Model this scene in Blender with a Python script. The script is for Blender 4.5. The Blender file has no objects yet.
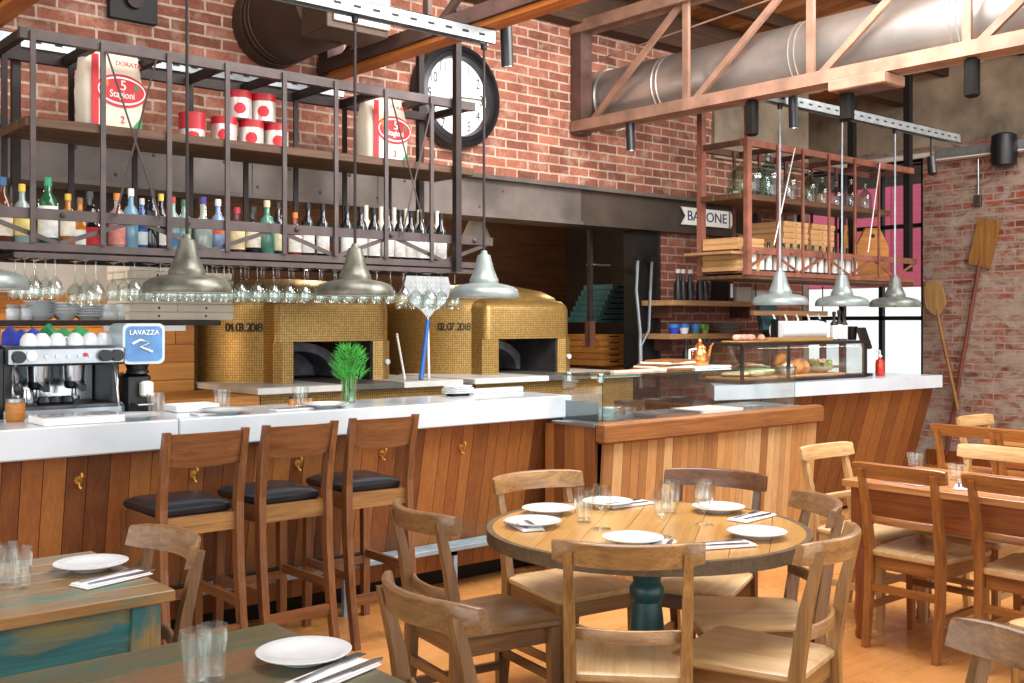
import bpy, bmesh, math, random
from mathutils import Vector, Matrix
random.seed(7)
PI = math.pi
C = bpy.context.scene.collection
sc = bpy.context.scene
# ------------------------------------------------------------------ camera model (used to take measurements)
F, CX, HY, H = 1074.0, 512.0, 321.0, 1.5
AZ = math.atan2(1257, 1074)
ca, sa = math.cos(AZ), math.sin(AZ)
def ray(px, py):
    u = (px-CX)/F; v = (HY-py)/F
    return ca+u*sa, sa-u*ca, v
def YP(px, py, Y):
    r = ray(px, py); t = Y/r[1]; return Vector((r[0]*t, Y, H+r[2]*t))
def XP(px, py, X):
    r = ray(px, py); t = X/r[0]; return Vector((X, r[1]*t, H+r[2]*t))
def ZP(px, py, Z):
    r = ray(px, py); t = (Z-H)/r[2]; return Vector((r[0]*t, r[1]*t, Z))

# ------------------------------------------------------------------ mesh builder
class MB:
    def __init__(s):
        s.bm = bmesh.new(); s.var = s.bm.faces.layers.float.new('var'); s.uv = s.bm.loops.layers.uv.new('UVMap'); s.M = Matrix.Identity(4)
    def T(s, loc=(0,0,0), rz=0, rx=0, ry=0):
        s.M = Matrix.Translation(loc) @ Matrix.Rotation(rz,4,'Z') @ Matrix.Rotation(ry,4,'Y') @ Matrix.Rotation(rx,4,'X'); return s
    def loft(s, rings, cap=True, closed=False, var=0.0, uv=False):
        n = len(rings[0]); M = s.M
        vs = [[s.bm.verts.new(M @ Vector(p)) for p in r] for r in rings]
        T = 0.0; Ts = [0.0]
        for i in range(1, len(rings)):
            T += max((Vector(a)-Vector(b)).length for a, b in zip(rings[i], rings[i-1])); Ts.append(T)
        big = max(rings, key=lambda r: sum((Vector(r[k])-Vector(r[k-1])).length for k in range(n)))
        S = [0.0]
        for k in range(n): S.append(S[-1]+(Vector(big[(k+1)%n])-Vector(big[k])).length)
        m = len(rings)
        for i in range(m if closed else m-1):
            a, b = vs[i], vs[(i+1)%m]
            for k in range(n):
                q = (k+1) % n
                try: f = s.bm.faces.new((a[k], a[q], b[q], b[k]))
                except ValueError: continue
                f[s.var] = var
                if uv and not closed:
                    for l, (su, tv) in zip(f.loops, ((S[k],Ts[i]),(S[k+1],Ts[i]),(S[k+1],Ts[i+1]),(S[k],Ts[i+1]))): l[s.uv].uv = (su, tv)
        if cap and not closed:
            for r, rev in ((vs[0], True), (vs[-1], False)):
                try:
                    f = s.bm.faces.new(list(reversed(r)) if rev else r); f[s.var] = var
                    if uv:
                        for l in f.loops: l[s.uv].uv = (l.vert.co.x, l.vert.co.y)
                except ValueError: pass
        return s
    def box(s, x0, x1, y0, y1, z0, z1, bev=0.0, var=0.0):
        if bev:
            b = bev
            def ring(z, i):
                a0,a1,b0,b1 = x0+i,x1-i,y0+i,y1-i
                return [(a0+b,b0,z),(a1-b,b0,z),(a1,b0+b,z),(a1,b1-b,z),(a1-b,b1,z),(a0+b,b1,z),(a0,b1-b,z),(a0,b0+b,z)]
            return s.loft([ring(z0,b),ring(z0+b,0),ring(z1-b,0),ring(z1,b)], var=var)
        return s.loft([[(x0,y0,z),(x1,y0,z),(x1,y1,z),(x0,y1,z)] for z in (z0,z1)], var=var)
    def cyl(s, p0, p1, r0, r1=None, seg=12, var=0.0):
        return s.tube([p0,p1], [r0, r0 if r1 is None else r1], seg, var)
    def tube(s, path, r, seg=8, var=0.0, closed=False):
        path = [Vector(p) for p in path]; n = len(path)
        if not isinstance(r, (list,tuple)): r = [r]*n
        rings = []; up = None
        for i in range(n):
            a = path[i-1] if (i > 0 or closed) else path[i]
            b = path[(i+1)%n] if (i < n-1 or closed) else path[i]
            d = (b-a).normalized()
            if up is None: up = Vector((0,0,1)) if abs(d.z) < .9 else Vector((1,0,0))
            x = up.cross(d).normalized(); y = d.cross(x); up = y if abs(d.dot(y)) < .9 else up
            rings.append([path[i]+(x*math.cos(2*PI*k/seg)+y*math.sin(2*PI*k/seg))*r[i] for k in range(seg)])
        return s.loft(rings, closed=closed, var=var)
    def bar(s, p0, p1, w, h, up=(0,0,1), var=0.0):
        p0, p1 = Vector(p0), Vector(p1); d = (p1-p0).normalized(); u = Vector(up)
        if abs(d.dot(u)) > .98: u = Vector((0,1,0))
        x = d.cross(u).normalized()*w/2; y = x.cross(d).normalized()*h/2
        return s.loft([[p-x-y, p+x-y, p+x+y, p-x+y] for p in (p0,p1)], var=var)
    def sweep(s, pts, us, vs, var=0.0):   # rectangular section, per point half vectors
        return s.loft([[Vector(p)-Vector(u)-Vector(v), Vector(p)+Vector(u)-Vector(v), Vector(p)+Vector(u)+Vector(v), Vector(p)-Vector(u)+Vector(v)] for p,u,v in zip(pts,us,vs)], var=var)
    def lathe(s, prof, c=(0,0,0), seg=20, var=0.0, cap=True, uv=False):
        c = Vector(c)
        return s.loft([[c+Vector((max(r,1e-4)*math.cos(2*PI*k/seg), max(r,1e-4)*math.sin(2*PI*k/seg), z)) for k in range(seg)] for r,z in prof], var=var, cap=cap, uv=uv)
    def prism(s, poly, h0, h1, axis='z', var=0.0):   # poly in the plane across axis
        f = {'z': lambda a,b,h: (a,b,h), 'y': lambda a,b,h: (a,h,b), 'x': lambda a,b,h: (h,a,b)}[axis]
        return s.loft([[f(a,b,h) for a,b in poly] for h in (h0,h1)], var=var)
    def ball(s, c, r, seg=12, sq=(1,1,1), var=0.0, jit=0):
        c = Vector(c); rings = []
        for i in range(seg//2+1):
            t = -PI/2+PI*i/(seg//2)
            rings.append([c+Vector((r*sq[0]*max(math.cos(t),.002)*math.cos(2*PI*k/seg)*(1+jit*random.uniform(-1,1)), r*sq[1]*max(math.cos(t),.002)*math.sin(2*PI*k/seg)*(1+jit*random.uniform(-1,1)), r*sq[2]*math.sin(t))) for k in range(seg)])
        return s.loft(rings, var=var)
    def build(s, name, mat, parent=None, smooth=True, ang=38):
        bmesh.ops.recalc_face_normals(s.bm, faces=s.bm.faces)
        me = bpy.data.meshes.new(name); s.bm.to_mesh(me); s.bm.free()
        if smooth:
            me.polygons.foreach_set('use_smooth', [True]*len(me.polygons)); me.set_sharp_from_angle(angle=math.radians(ang))
        me.materials.append(mat)
        o = bpy.data.objects.new(name, me); C.objects.link(o)
        if parent: o.parent = parent
        return o
def tag(o, label, cat, group=None, kind=None):
    o['label'] = label; o['category'] = cat
    if group: o['group'] = group
    if kind: o['kind'] = kind
    return o
def thing(name, label, cat, loc=(0,0,0), rz=0, group=None):
    o = bpy.data.objects.new(name, None); C.objects.link(o); o.empty_display_size = .1
    o.location = loc; o.rotation_euler = (0,0,rz)
    return tag(o, label, cat, group)
def dup(root, loc, rz=0, label=None, group=None, mats=None):
    def cp(o, p):
        c = o.copy(); C.objects.link(c)
        if p: c.parent = p
        if mats and o.type == 'MESH' and o.data.materials and o.data.materials[0].name in mats:
            k = (o.data.name, mats[o.data.materials[0].name].name)
            if k not in MEMO:
                m = o.data.copy(); m.materials[0] = mats[o.data.materials[0].name]; MEMO[k] = m
            c.data = MEMO[k]
        for ch in o.children: cp(ch, c)
        return c
    r = cp(root, None); r.location = loc; r.rotation_euler = (0,0,rz)
    if label: r['label'] = label
    if group: r['group'] = group
    return r
MEMO = {}
def mesh_of(o):
    me = bpy.data.meshes.new_from_object(o.evaluated_get(bpy.context.evaluated_depsgraph_get())); return me
def pieces(name, mat, parent, boxes):
    for bb in boxes: MB().box(*bb).build(name, mat, parent, smooth=False)
def struct(o, label=None):
    o['kind'] = 'structure'
    if label: o['label'] = label
    return o
def text(name, body, size, mat, loc, rot, parent=None, ext=.0015, sx=1.0):
    cu = bpy.data.curves.new(name, 'FONT'); cu.body = body; cu.size = size; cu.extrude = ext; cu.align_x = 'CENTER'; cu.align_y = 'CENTER'
    cu.materials.append(mat)
    o = bpy.data.objects.new(name, cu); C.objects.link(o); o.location = loc; o.rotation_euler = rot; o.scale = (sx,1,1)
    me = mesh_of(o); me.name = name; n = bpy.data.objects.new(name, me); C.objects.link(n); n.location = loc; n.rotation_euler = rot; n.scale = (sx,1,1)
    bpy.data.objects.remove(o); n.name = name
    if parent: n.parent = parent
    return n

# ------------------------------------------------------------------ materials
def rgb(h):
    h = h.lstrip('#'); v = [int(h[i:i+2],16)/255 for i in (0,2,4)]
    return tuple((x/12.92 if x <= .04045 else ((x+.055)/1.055)**2.4) for x in v)+(1,)
def newmat(n):
    m = bpy.data.materials.new(n); m.use_nodes = True; nt = m.node_tree
    return m, nt, nt.nodes['Principled BSDF']
def N(nt, t, **kw):
    n = nt.nodes.new(t)
    for k,v in kw.items(): setattr(n, k, v)
    return n
def mixc(nt, fac, a, b, mode='MIX'):
    n = N(nt, 'ShaderNodeMix', data_type='RGBA', blend_type=mode)
    for s, v in ((n.inputs[0],fac),(n.inputs[6],a),(n.inputs[7],b)):
        if hasattr(v, 'is_linked') or hasattr(v, 'links'): nt.links.new(v, s)
        else: s.default_value = v
    return n.outputs[2]
def ramp(nt, src, stops):
    n = N(nt, 'ShaderNodeValToRGB'); e = n.color_ramp.elements
    while len(e) < len(stops): e.new(.5)
    for el,(p,c) in zip(e, stops): el.position = p; el.color = c if len(c) == 4 else (*c,1)
    nt.links.new(src, n.inputs[0]); return n.outputs[0]
def coords(nt, kind='Object', scale=(1,1,1), rot=(0,0,0), loc=(0,0,0)):
    t = N(nt,'ShaderNodeTexCoord'); m = N(nt,'ShaderNodeMapping')
    m.inputs['Scale'].default_value = scale; m.inputs['Rotation'].default_value = rot; m.inputs['Location'].default_value = loc
    nt.links.new(t.outputs[kind], m.inputs[0]); return m.outputs[0]
def noise(nt, vec, scale=5, detail=4, rough=.55, dist=0):
    n = N(nt,'ShaderNodeTexNoise'); n.inputs['Scale'].default_value = scale; n.inputs['Detail'].default_value = detail
    n.inputs['Roughness'].default_value = rough; n.inputs['Distortion'].default_value = dist
    nt.links.new(vec, n.inputs['Vector']); return n.outputs[0]
def bump(nt, b, h, strength=.3, dist=.01):
    n = N(nt,'ShaderNodeBump'); n.inputs['Strength'].default_value = strength; n.inputs['Distance'].default_value = dist
    nt.links.new(h, n.inputs['Height']); nt.links.new(n.outputs[0], b.inputs['Normal'])
def plain(n, col, rough=.5, metal=0.0, var=.06, sc_=8, bmp=0, coat=0, spec=None):
    m, nt, b = newmat(n); c = rgb(col) if isinstance(col,str) else col
    v = noise(nt, coords(nt), sc_, 3)
    lo = tuple(x*(1-var*2) for x in c[:3])+(1,); hi = tuple(min(1,x*(1+var*2)) for x in c[:3])+(1,)
    nt.links.new(ramp(nt, v, [(.3,lo),(.7,hi)]), b.inputs['Base Color'])
    b.inputs['Roughness'].default_value = rough; b.inputs['Metallic'].default_value = metal; b.inputs['Coat Weight'].default_value = coat
    if spec is not None: b.inputs['Specular IOR Level'].default_value = spec
    if bmp: bump(nt, b, v, bmp)
    return m
def wood(n, c1, c2, axis='x', rough=.45, grain=1.0, wear=None, weart=.55, rnd=.25, coat=0.0, useVar=False, vstops=None, fine=.8):
    m, nt, b = newmat(n)
    s = {'x':(1.2,14,14),'y':(14,1.2,14),'z':(14,14,1.2)}[axis]
    oi = N(nt,'ShaderNodeObjectInfo')
    cv = coords(nt, scale=tuple(x*grain for x in s))
    ad = N(nt,'ShaderNodeVectorMath', operation='ADD'); nt.links.new(cv, ad.inputs[0])
    mu = N(nt,'ShaderNodeMath', operation='MULTIPLY'); mu.inputs[1].default_value = 37.0
    nt.links.new(oi.outputs['Random'], mu.inputs[0])
    if useVar:
        at = N(nt,'ShaderNodeAttribute', attribute_name='var'); m2 = N(nt,'ShaderNodeMath', operation='MULTIPLY_ADD')
        nt.links.new(at.outputs['Fac'], m2.inputs[0]); m2.inputs[1].default_value = 53.0; nt.links.new(mu.outputs[0], m2.inputs[2]); nt.links.new(m2.outputs[0], ad.inputs[1])
    else: nt.links.new(mu.outputs[0], ad.inputs[1])
    g = noise(nt, ad.outputs[0], 2.2, 6, .6, .6)
    col = ramp(nt, g, [(.28,rgb(c1)),(.72,rgb(c2))])
    if useVar and vstops:
        col = mixc(nt, .62, col, ramp(nt, at.outputs['Fac'], [(p,rgb(c)) for p,c in vstops]))
        fine = noise(nt, ad.outputs[0], 6, 5, .7)
        col = mixc(nt, .5, col, ramp(nt, fine, [(.3,(.45,.45,.45,1)),(.7,(1,1,1,1))]), 'MULTIPLY')
    fg = N(nt,'ShaderNodeVectorMath', operation='MULTIPLY'); nt.links.new(ad.outputs[0], fg.inputs[0]); fg.inputs[1].default_value = {'x':(.5,3,3),'y':(3,.5,3),'z':(3,3,.5)}[axis]
    fine2 = noise(nt, fg.outputs[0], 3.2, 6, .72)
    col = mixc(nt, fine, col, ramp(nt, fine2, [(.32,(.52,.47,.43,1)),(.58,(1,1,1,1))]), 'MULTIPLY')
    if rnd:
        tint = ramp(nt, oi.outputs['Random'], [(0,(1-rnd,1-rnd,1-rnd,1)),(1,(1,1,1,1))])
        col = mixc(nt, 1.0, col, tint, 'MULTIPLY')
    if wear:
        w = noise(nt, coords(nt, scale={'x':(2,7,7),'y':(7,2,7),'z':(7,7,2)}[axis]), 1.3, 6, .65, .4)
        w2 = ramp(nt, w, [(weart-.08,(0,0,0,1)),(weart+.06,(1,1,1,1))])
        col = mixc(nt, w2, col, rgb(wear))
    nt.links.new(col, b.inputs['Base Color'])
    b.inputs['Roughness'].default_value = rough; b.inputs['Coat Weight'].default_value = coat; b.inputs['Coat Roughness'].default_value = .25
    bump(nt, b, g, .12, .004)
    return m
def brickmat(n, plane, c1, c2, mortar, dirt=None, dirtamt=.5, bw=.215, rh=.0715):
    m, nt, b = newmat(n)
    t = N(nt,'ShaderNodeTexCoord'); sp = N(nt,'ShaderNodeSeparateXYZ'); cb = N(nt,'ShaderNodeCombineXYZ')
    nt.links.new(t.outputs['Object'], sp.inputs[0]); nt.links.new(sp.outputs['X' if plane=='x' else 'Y'], cb.inputs[0]); nt.links.new(sp.outputs['Z'], cb.inputs[1])
    wob = N(nt,'ShaderNodeTexNoise'); wob.inputs['Scale'].default_value = 9; nt.links.new(cb.outputs[0], wob.inputs['Vector'])
    wv = N(nt,'ShaderNodeVectorMath', operation='MULTIPLY_ADD'); nt.links.new(wob.outputs['Color'], wv.inputs[0]); wv.inputs[1].default_value = (.012,.012,0); nt.links.new(cb.outputs[0], wv.inputs[2])
    br = N(nt,'ShaderNodeTexBrick'); br.inputs['Scale'].default_value = 1; br.inputs['Brick Width'].default_value = bw; br.inputs['Row Height'].default_value = rh
    br.inputs['Mortar Size'].default_value = .0075; br.inputs['Mortar Smooth'].default_value = .2; br.inputs['Bias'].default_value = 0
    br.inputs['Color1'].default_value = rgb(c1); br.inputs['Color2'].default_value = rgb(c2); br.inputs['Mortar'].default_value = rgb(mortar)
    nt.links.new(wv.outputs[0], br.inputs['Vector'])
    n1 = noise(nt, cb.outputs[0], 7, 5, .65); n2 = noise(nt, cb.outputs[0], 45, 4, .7)
    col = mixc(nt, .75, br.outputs['Color'], ramp(nt, n2, [(.25,(.5,.48,.46,1)),(.62,(1,1,1,1))]), 'MULTIPLY')
    col = mixc(nt, .9, col, ramp(nt, noise(nt, cb.outputs[0], 4.6, 3, .6), [(.34,(.62,.56,.52,1)),(.62,(1,1,1,1))]), 'MULTIPLY')
    if dirt:
        n3 = noise(nt, coords(nt, scale=(1,1,2.2)), 3.6, 9, .72, .5)
        fac = ramp(nt, n3, [(dirtamt-.1,(1,1,1,1)),(dirtamt+.07,(.0,.0,.0,1))])
        col = mixc(nt, fac, col, ramp(nt, n1, [(.3,rgb(dirt)),(.75,rgb(mortar))]))
    else: col = mixc(nt, ramp(nt, n1, [(.52,(0,0,0,1)),(.78,(.55,.55,.55,1))]), col, rgb(mortar))
    nt.links.new(col, b.inputs['Base Color']); b.inputs['Roughness'].default_value = .85
    sub = N(nt,'ShaderNodeMath', operation='MULTIPLY_ADD'); nt.links.new(br.outputs['Fac'], sub.inputs[0]); sub.inputs[1].default_value = -1.0; nt.links.new(n2, sub.inputs[2])
    bump(nt, b, sub.outputs[0], .5, .012)
    return m
def mosaic(n, c1, c2, grout, size=.026):
    m, nt, b = newmat(n)
    br = N(nt,'ShaderNodeTexBrick', offset=0.0); br.inputs['Scale'].default_value = 1; br.inputs['Brick Width'].default_value = size; br.inputs['Row Height'].default_value = size
    br.inputs['Mortar Size'].default_value = .0022; br.inputs['Color1'].default_value = rgb(c1); br.inputs['Color2'].default_value = rgb(c2); br.inputs['Mortar'].default_value = rgb(grout)
    nt.links.new(coords(nt,'UV'), br.inputs['Vector'])
    nt.links.new(mixc(nt, .5, br.outputs['Color'], ramp(nt, noise(nt, coords(nt,'UV'), 3, 3), [(.3,(.7,.65,.6,1)),(.7,(1,1,1,1))]), 'MULTIPLY'), b.inputs['Base Color'])
    b.inputs['Metallic'].default_value = .55; b.inputs['Roughness'].default_value = .4
    bump(nt, b, br.outputs['Fac'], -.3, .004)
    return m
def thin_glass(n, tint=(.93,.96,.95,1), refl=1.0, base=.085):
    m = bpy.data.materials.new(n); m.use_nodes = True; nt = m.node_tree; nt.nodes.clear()
    o = N(nt,'ShaderNodeOutputMaterial'); mx = N(nt,'ShaderNodeMixShader'); tr = N(nt,'ShaderNodeBsdfTransparent'); gl = N(nt,'ShaderNodeBsdfGlossy')
    lw = N(nt,'ShaderNodeLayerWeight'); lw.inputs[0].default_value = .5; fr = N(nt,'ShaderNodeMath', operation='POWER'); nt.links.new(lw.outputs['Facing'], fr.inputs[0]); fr.inputs[1].default_value = 3.5
    f2 = N(nt,'ShaderNodeMath', operation='MULTIPLY_ADD'); nt.links.new(fr.outputs[0], f2.inputs[0]); f2.inputs[1].default_value = .8; f2.inputs[2].default_value = base; fr = f2
    nz = noise(nt, coords(nt), 6, 2); tc = ramp(nt, nz, [(.2,tint),(.8,tuple(min(1,x*1.02) for x in tint[:3])+(1,))])
    nt.links.new(tc, tr.inputs[0]); gl.inputs['Roughness'].default_value = .04; gl.inputs['Color'].default_value = (refl,refl,refl,1)
    nt.links.new(fr.outputs[0], mx.inputs[0]); nt.links.new(tr.outputs[0], mx.inputs[1]); nt.links.new(gl.outputs[0], mx.inputs[2]); nt.links.new(mx.outputs[0], o.inputs[0])
    return m
def clear_glass(n, tint='#fcfefd', rough=.02):
    m, nt, b = newmat(n); v = noise(nt, coords(nt), 5, 2)
    c = rgb(tint); nt.links.new(ramp(nt, v, [(.2,c),(.8,tuple(min(1,x*1.03) for x in c[:3])+(1,))]), b.inputs['Base Color'])
    b.inputs['Roughness'].default_value = rough; b.inputs['Transmission Weight'].default_value = 1.0; b.inputs['IOR'].default_value = 1.45
    return m

M = {}
M['brick'] = brickmat('red_brick','x','#bb755c','#864f3e','#d2baa6')
M['brick_pier'] = brickmat('pier_brick','x','#a5624f','#86463a','#b39a89')
M['brick_old'] = brickmat('worn_brick','y','#ad5438','#7f4133','#b3a496', dirt='#94806f', dirtamt=.53)
M['plaster'] = plain('old_plaster','#958671',.9,0,.26,2.2,.5)
M['floor'] = None
for ax in 'xyz':
    M['chair_'+ax] = wood('chair_wood_'+ax,'#7d562e','#b5874d',ax,.38,1,rnd=.22,coat=.25)
    M['chairred_'+ax] = wood('amber_chair_wood_'+ax,'#7a461f','#ad7036',ax,.36,1,rnd=.15,coat=.25)
    M['chairpale_'+ax] = wood('pale_chair_wood_'+ax,'#b08450','#d6ad76',ax,.4,1,rnd=.15,coat=.2)
    M['chairdark_'+ax] = wood('dark_chair_wood_'+ax,'#4d3019','#74492a',ax,.38,1,rnd=.1,coat=.25)
    M['stool_'+ax] = wood('stool_wood_'+ax,'#643b20','#94623a',ax,.36,1,rnd=.18,coat=.25)
for ax in 'xyz': M['chairbrown_'+ax] = wood('brown_chair_wood_'+ax,'#66452a','#946c40',ax,.4,1,rnd=.15,coat=.25)
M['seat'] = wood('pale_seat_wood','#c09661','#dfc090','y',.36,.8,rnd=.15,coat=.3,fine=.3)
M['seat_shaded'] = wood('shaded_seat_wood','#6b4e31','#957249','y',.36,.8,rnd=.15,coat=.3,fine=.3)  # seat wood darkened in colour to carry the shade on these seats
VS = [(0,'#3d1f0f'),(.25,'#703c1a'),(.5,'#8c5125'),(.75,'#ac7138'),(1,'#562e15')]
M['planks'] = wood('bar_planks','#6b3817','#a8652d','z',.5,.9,rnd=0,useVar=True,vstops=VS)
M['planks_pale'] = wood('island_planks','#9a6236','#c79459','z',.5,.9,rnd=0,useVar=True,vstops=[(0,'#82522d'),(.3,'#b57f48'),(.6,'#cc9b62'),(.85,'#dab681'),(1,'#96623a')])
M['plank_cap'] = wood('island_cap_wood','#6b3f1f','#96602f','x',.45,1,rnd=0)
M['shelf_wood'] = wood('shelf_board','#3f2818','#6b482b','x',.6,1,rnd=.2)
M['pale_board'] = wood('pale_shelf_board','#9a7049','#bd9263','x',.6,1,rnd=.2)
M['beam'] = wood('bounce_orange_beam_wood','#a8571c','#d8832f','y',.6,.8,rnd=.15)  # orange colour carries the floor bounce on the beam undersides
M['ceil'] = wood('ceiling_boards','#8a5a34','#d9964f','y',.7,.8,rnd=0,useVar=True,vstops=[(0,'#7d4f2c'),(.5,'#c0803f'),(1,'#e0a45c')])
M['joist'] = wood('joist_wood','#3d281a','#5f402a','x',.8,1,rnd=.2)
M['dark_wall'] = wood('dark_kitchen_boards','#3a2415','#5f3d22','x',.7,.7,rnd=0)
M['orange_tile'] = wood('orange_wall_boards','#b0691f','#d99538','x',.5,.8,rnd=0,useVar=True,vstops=[(0,'#b06a22'),(.5,'#cf8a32'),(1,'#dfa24a')])
M['crate'] = wood('crate_wood','#9a5d24','#c7893f','x',.55,1,rnd=.15)
M['table_round'] = wood('table_top_boards','#b07a35','#dcae66','x',.3,.9,rnd=0,coat=.35,fine=.5,useVar=True,vstops=[(0,'#b98845'),(.5,'#d0a05a'),(1,'#c4893f')])
M['table_rim'] = wood('table_rim_wood','#4a3a26','#6b5638','x',.5,1,rnd=0,wear='#424d3f',weart=.68)
M['table_green'] = wood('reclaimed_green_boards','#503a20','#8c6a38','x',.38,1.6,rnd=0,wear='#2d4d38',weart=.57,coat=.3,useVar=True,vstops=[(0,'#2c4a36'),(.35,'#6b5228'),(.7,'#33482f'),(1,'#84562c')])
M['table_brown'] = wood('reclaimed_brown_boards','#614325','#a67d48','x',.36,1.5,rnd=0,wear='#4a6a55',weart=.57,coat=.35,useVar=True,vstops=[(0,'#7d5c34'),(.5,'#a87c45'),(1,'#6b5432')])
M['apron_teal'] = wood('teal_painted_apron','#175058','#2f7478','x',.5,1.0,rnd=0,wear='#80703c',weart=.58)
M['apron_leg'] = wood('chipped_teal_leg','#7d6a3e','#96804c','z',.5,1.0,rnd=0,wear='#245f60',weart=.5)
M['table_red'] = wood('amber_table_wood','#ab6a36','#d69c5e','y',.3,.9,rnd=.1,coat=.4)
M['apron_red'] = wood('amber_apron_wood','#80431a','#ab632b','y',.4,1.3,rnd=.1,coat=.2)
M['leg_red'] = wood('amber_leg_wood','#743815','#9d5727','z',.4,1.1,rnd=.1,coat=.2)
M['teal_wood'] = wood('teal_pedestal_paint','#0b383b','#185557','z',.4,1.0,rnd=0,coat=.3)
M['peel_wood'] = wood('peel_wood','#8a5a2a','#b9843f','z',.5,1,rnd=.2)
M['peel_pale'] = wood('pale_peel_wood','#b38a52','#d3ac72','z',.5,1,rnd=.2)
M['peel_dark'] = wood('dark_peel_handle','#6b3526','#8f4f35','z',.5,1,rnd=.1)
M['board_wood'] = wood('serving_board_wood','#b5803f','#dcae6b','x',.45,1,rnd=.2)
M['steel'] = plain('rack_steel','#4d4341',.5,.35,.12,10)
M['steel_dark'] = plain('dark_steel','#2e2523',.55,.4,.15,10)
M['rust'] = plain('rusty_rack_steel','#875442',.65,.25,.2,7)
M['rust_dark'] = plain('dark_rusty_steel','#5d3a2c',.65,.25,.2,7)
M['truss'] = plain('primed_truss_steel','#94705c',.6,.2,.15,6)
M['truss_dark'] = plain('dark_truss_steel','#5a4038',.6,.2,.2,6)
M['lintel'] = plain('lintel_plate_steel','#6f655f',.5,.45,.2,2.5,.05)
M['lintel_dark'] = plain('lintel_dark_steel','#473b32',.6,.3,.2,2.5)
M['galv'] = plain('galvanised_channel','#9ba2a3',.38,.6,.1,14)
M['duct'] = plain('duct_sheet','#bdb7b0',.33,.8,.1,3)
M['duct_dark'] = plain('dark_duct_sheet','#4a3a2e',.5,.5,.12,3)
M['white_sheet'] = plain('white_sheet_metal','#e9e4dc',.5,0,.03,3)
M['black'] = plain('black_plastic','#16161a',.4,0,.15,10)
M['black_soft'] = plain('black_leather','#1b1c22',.32,0,.15,14,.1)
M['iron'] = plain('black_iron','#171413',.55,.3,.15,10)
M['lamp_grey'] = plain('weathered_lamp_enamel','#6f726c',.35,.35,.22,9)
M['lamp_green'] = plain('tarnished_lamp_zinc','#6c6c60',.38,.5,.28,9)
M['lamp_white'] = plain('pale_lamp_enamel','#7c8583',.35,.3,.12,9)
M['lamp_in'] = plain('lamp_inner_enamel','#d9dad6',.5,0,.03,9)
M['gold'] = mosaic('gold_mosaic','#c9a563','#b08a48','#86693a',.0165)
M['gold_dk'] = mosaic('amber_mosaic','#c4872f','#a06a20','#7a4f1c')
M['stone'] = plain('pale_stone_ledge','#c9c6bf',.4,0,.08,5)
M['stone_dark'] = plain('dark_stone_ledge','#57534f',.45,0,.15,5)
M['soot'] = plain('sooty_oven_brick','#2b2728',.9,0,.3,6)
M['ember'] = plain('grey_oven_ash','#6b6870',.9,0,.25,7)
M['marble'] = plain('white_marble','#bcc4ca',.2,0,.05,2.4,coat=.2)
M['china'] = plain('white_china','#d3d6d8',.15,0,.01,5,coat=.4)
M['napkin'] = plain('white_napkin_cloth','#d9d8d8',.85,0,.03,30)
M['paper'] = plain('white_paper','#f2f0ee',.8,0,.02,10)
M['cutlery'] = plain('steel_cutlery','#a9abb3',.2,.95,.05,10)
M['chrome'] = plain('polished_steel','#c9ced2',.18,.95,.06,6)
M['brushed'] = plain('brushed_steel','#9da3a8',.3,.9,.1,6)
M['kraft'] = plain('kraft_cardboard','#bb8f5d',.85,0,.06,6)
M['whitebox'] = plain('pale_cardboard','#d8cab8',.85,0,.04,6)
M['sack'] = plain('sack_paper','#eadcc6',.8,0,.06,5,.3)
M['red'] = plain('red_print','#c9242e',.55,0,.08,8)
M['red_cap'] = plain('red_lid','#b9222c',.4,0,.08,8)
M['green_print'] = plain('green_print','#2f8a55',.6,0,.08,8)
M['orange_print'] = plain('orange_print','#e0762a',.6,0,.08,8)
M['white_print'] = plain('white_print','#f4efe8',.6,0,.02,8)
M['black_print'] = plain('black_print','#1a1718',.6,0,.05,8)
M['navy_print'] = plain('navy_print','#20305c',.6,0,.05,8)
M['tin'] = plain('tin_can_metal','#d9d2cc',.3,.5,.08,6)
M['foliage'] = plain('dill_green','#3f9a35',.6,0,.3,20)
M['blue'] = plain('blue_handle','#2a64ad',.4,0,.08,8)
M['blue_cloth'] = plain('blue_cloth','#2336a8',.8,0,.15,12)
M['green_cloth'] = plain('green_cloth','#2f9a5c',.8,0,.15,12)
M['hopper'] = plain('blue_hopper_panel','#4d80b5',.3,0,.2,6)
M['hopper_edge'] = plain('grey_hopper_frame','#b5c2cb',.3,.2,.05,6)
M['copper'] = plain('copper_pot','#d88a4f',.22,.9,.08,6)
M['brass'] = plain('brass_hook','#b98a3f',.35,.8,.1,8)
M['soap'] = plain('red_soap_bottle','#c22a18',.2,0,.08,6,coat=.5)
M['crust'] = plain('bread_crust','#b97a35',.75,0,.35,14,.4)
M['dough'] = plain('pale_dough','#f0d8ac',.8,0,.15,10,.2)
M['garlic'] = plain('pale_pink_bulbs','#dca995',.6,0,.2,12)
M['salad'] = plain('mixed_salad_greens','#6f8a3a',.7,0,.4,18,.3)
M['teal_tray'] = plain('teal_plastic_crate','#3f6f78',.45,0,.12,8)
M['grey_panel'] = plain('grey_panel','#a49c94',.6,0,.08,4)
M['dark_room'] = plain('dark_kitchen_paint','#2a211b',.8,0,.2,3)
M['pink'] = plain('pink_painted_wall','#d9607f',.8,0,.05,1.5)
M['asphalt'] = plain('pale_pavement','#d9d6d0',.9,0,.05,2)
M['footboard'] = plain('blue_grey_footboard','#8698a2',.5,.2,.12,6)
M['glass_thin'] = thin_glass('thin_clear_glass')
M['glass_pane'] = thin_glass('pale_green_pane',(.972,.99,.983,1))
M['glass'] = clear_glass('clear_glass')
M['glass_edge'] = thin_glass('green_glass_edge',(.5,.8,.7,1),1.0,.12)
M['glass_dish'] = thin_glass('bluish_dish_glass',(.8,.9,.93,1),1.0,.16)
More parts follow.
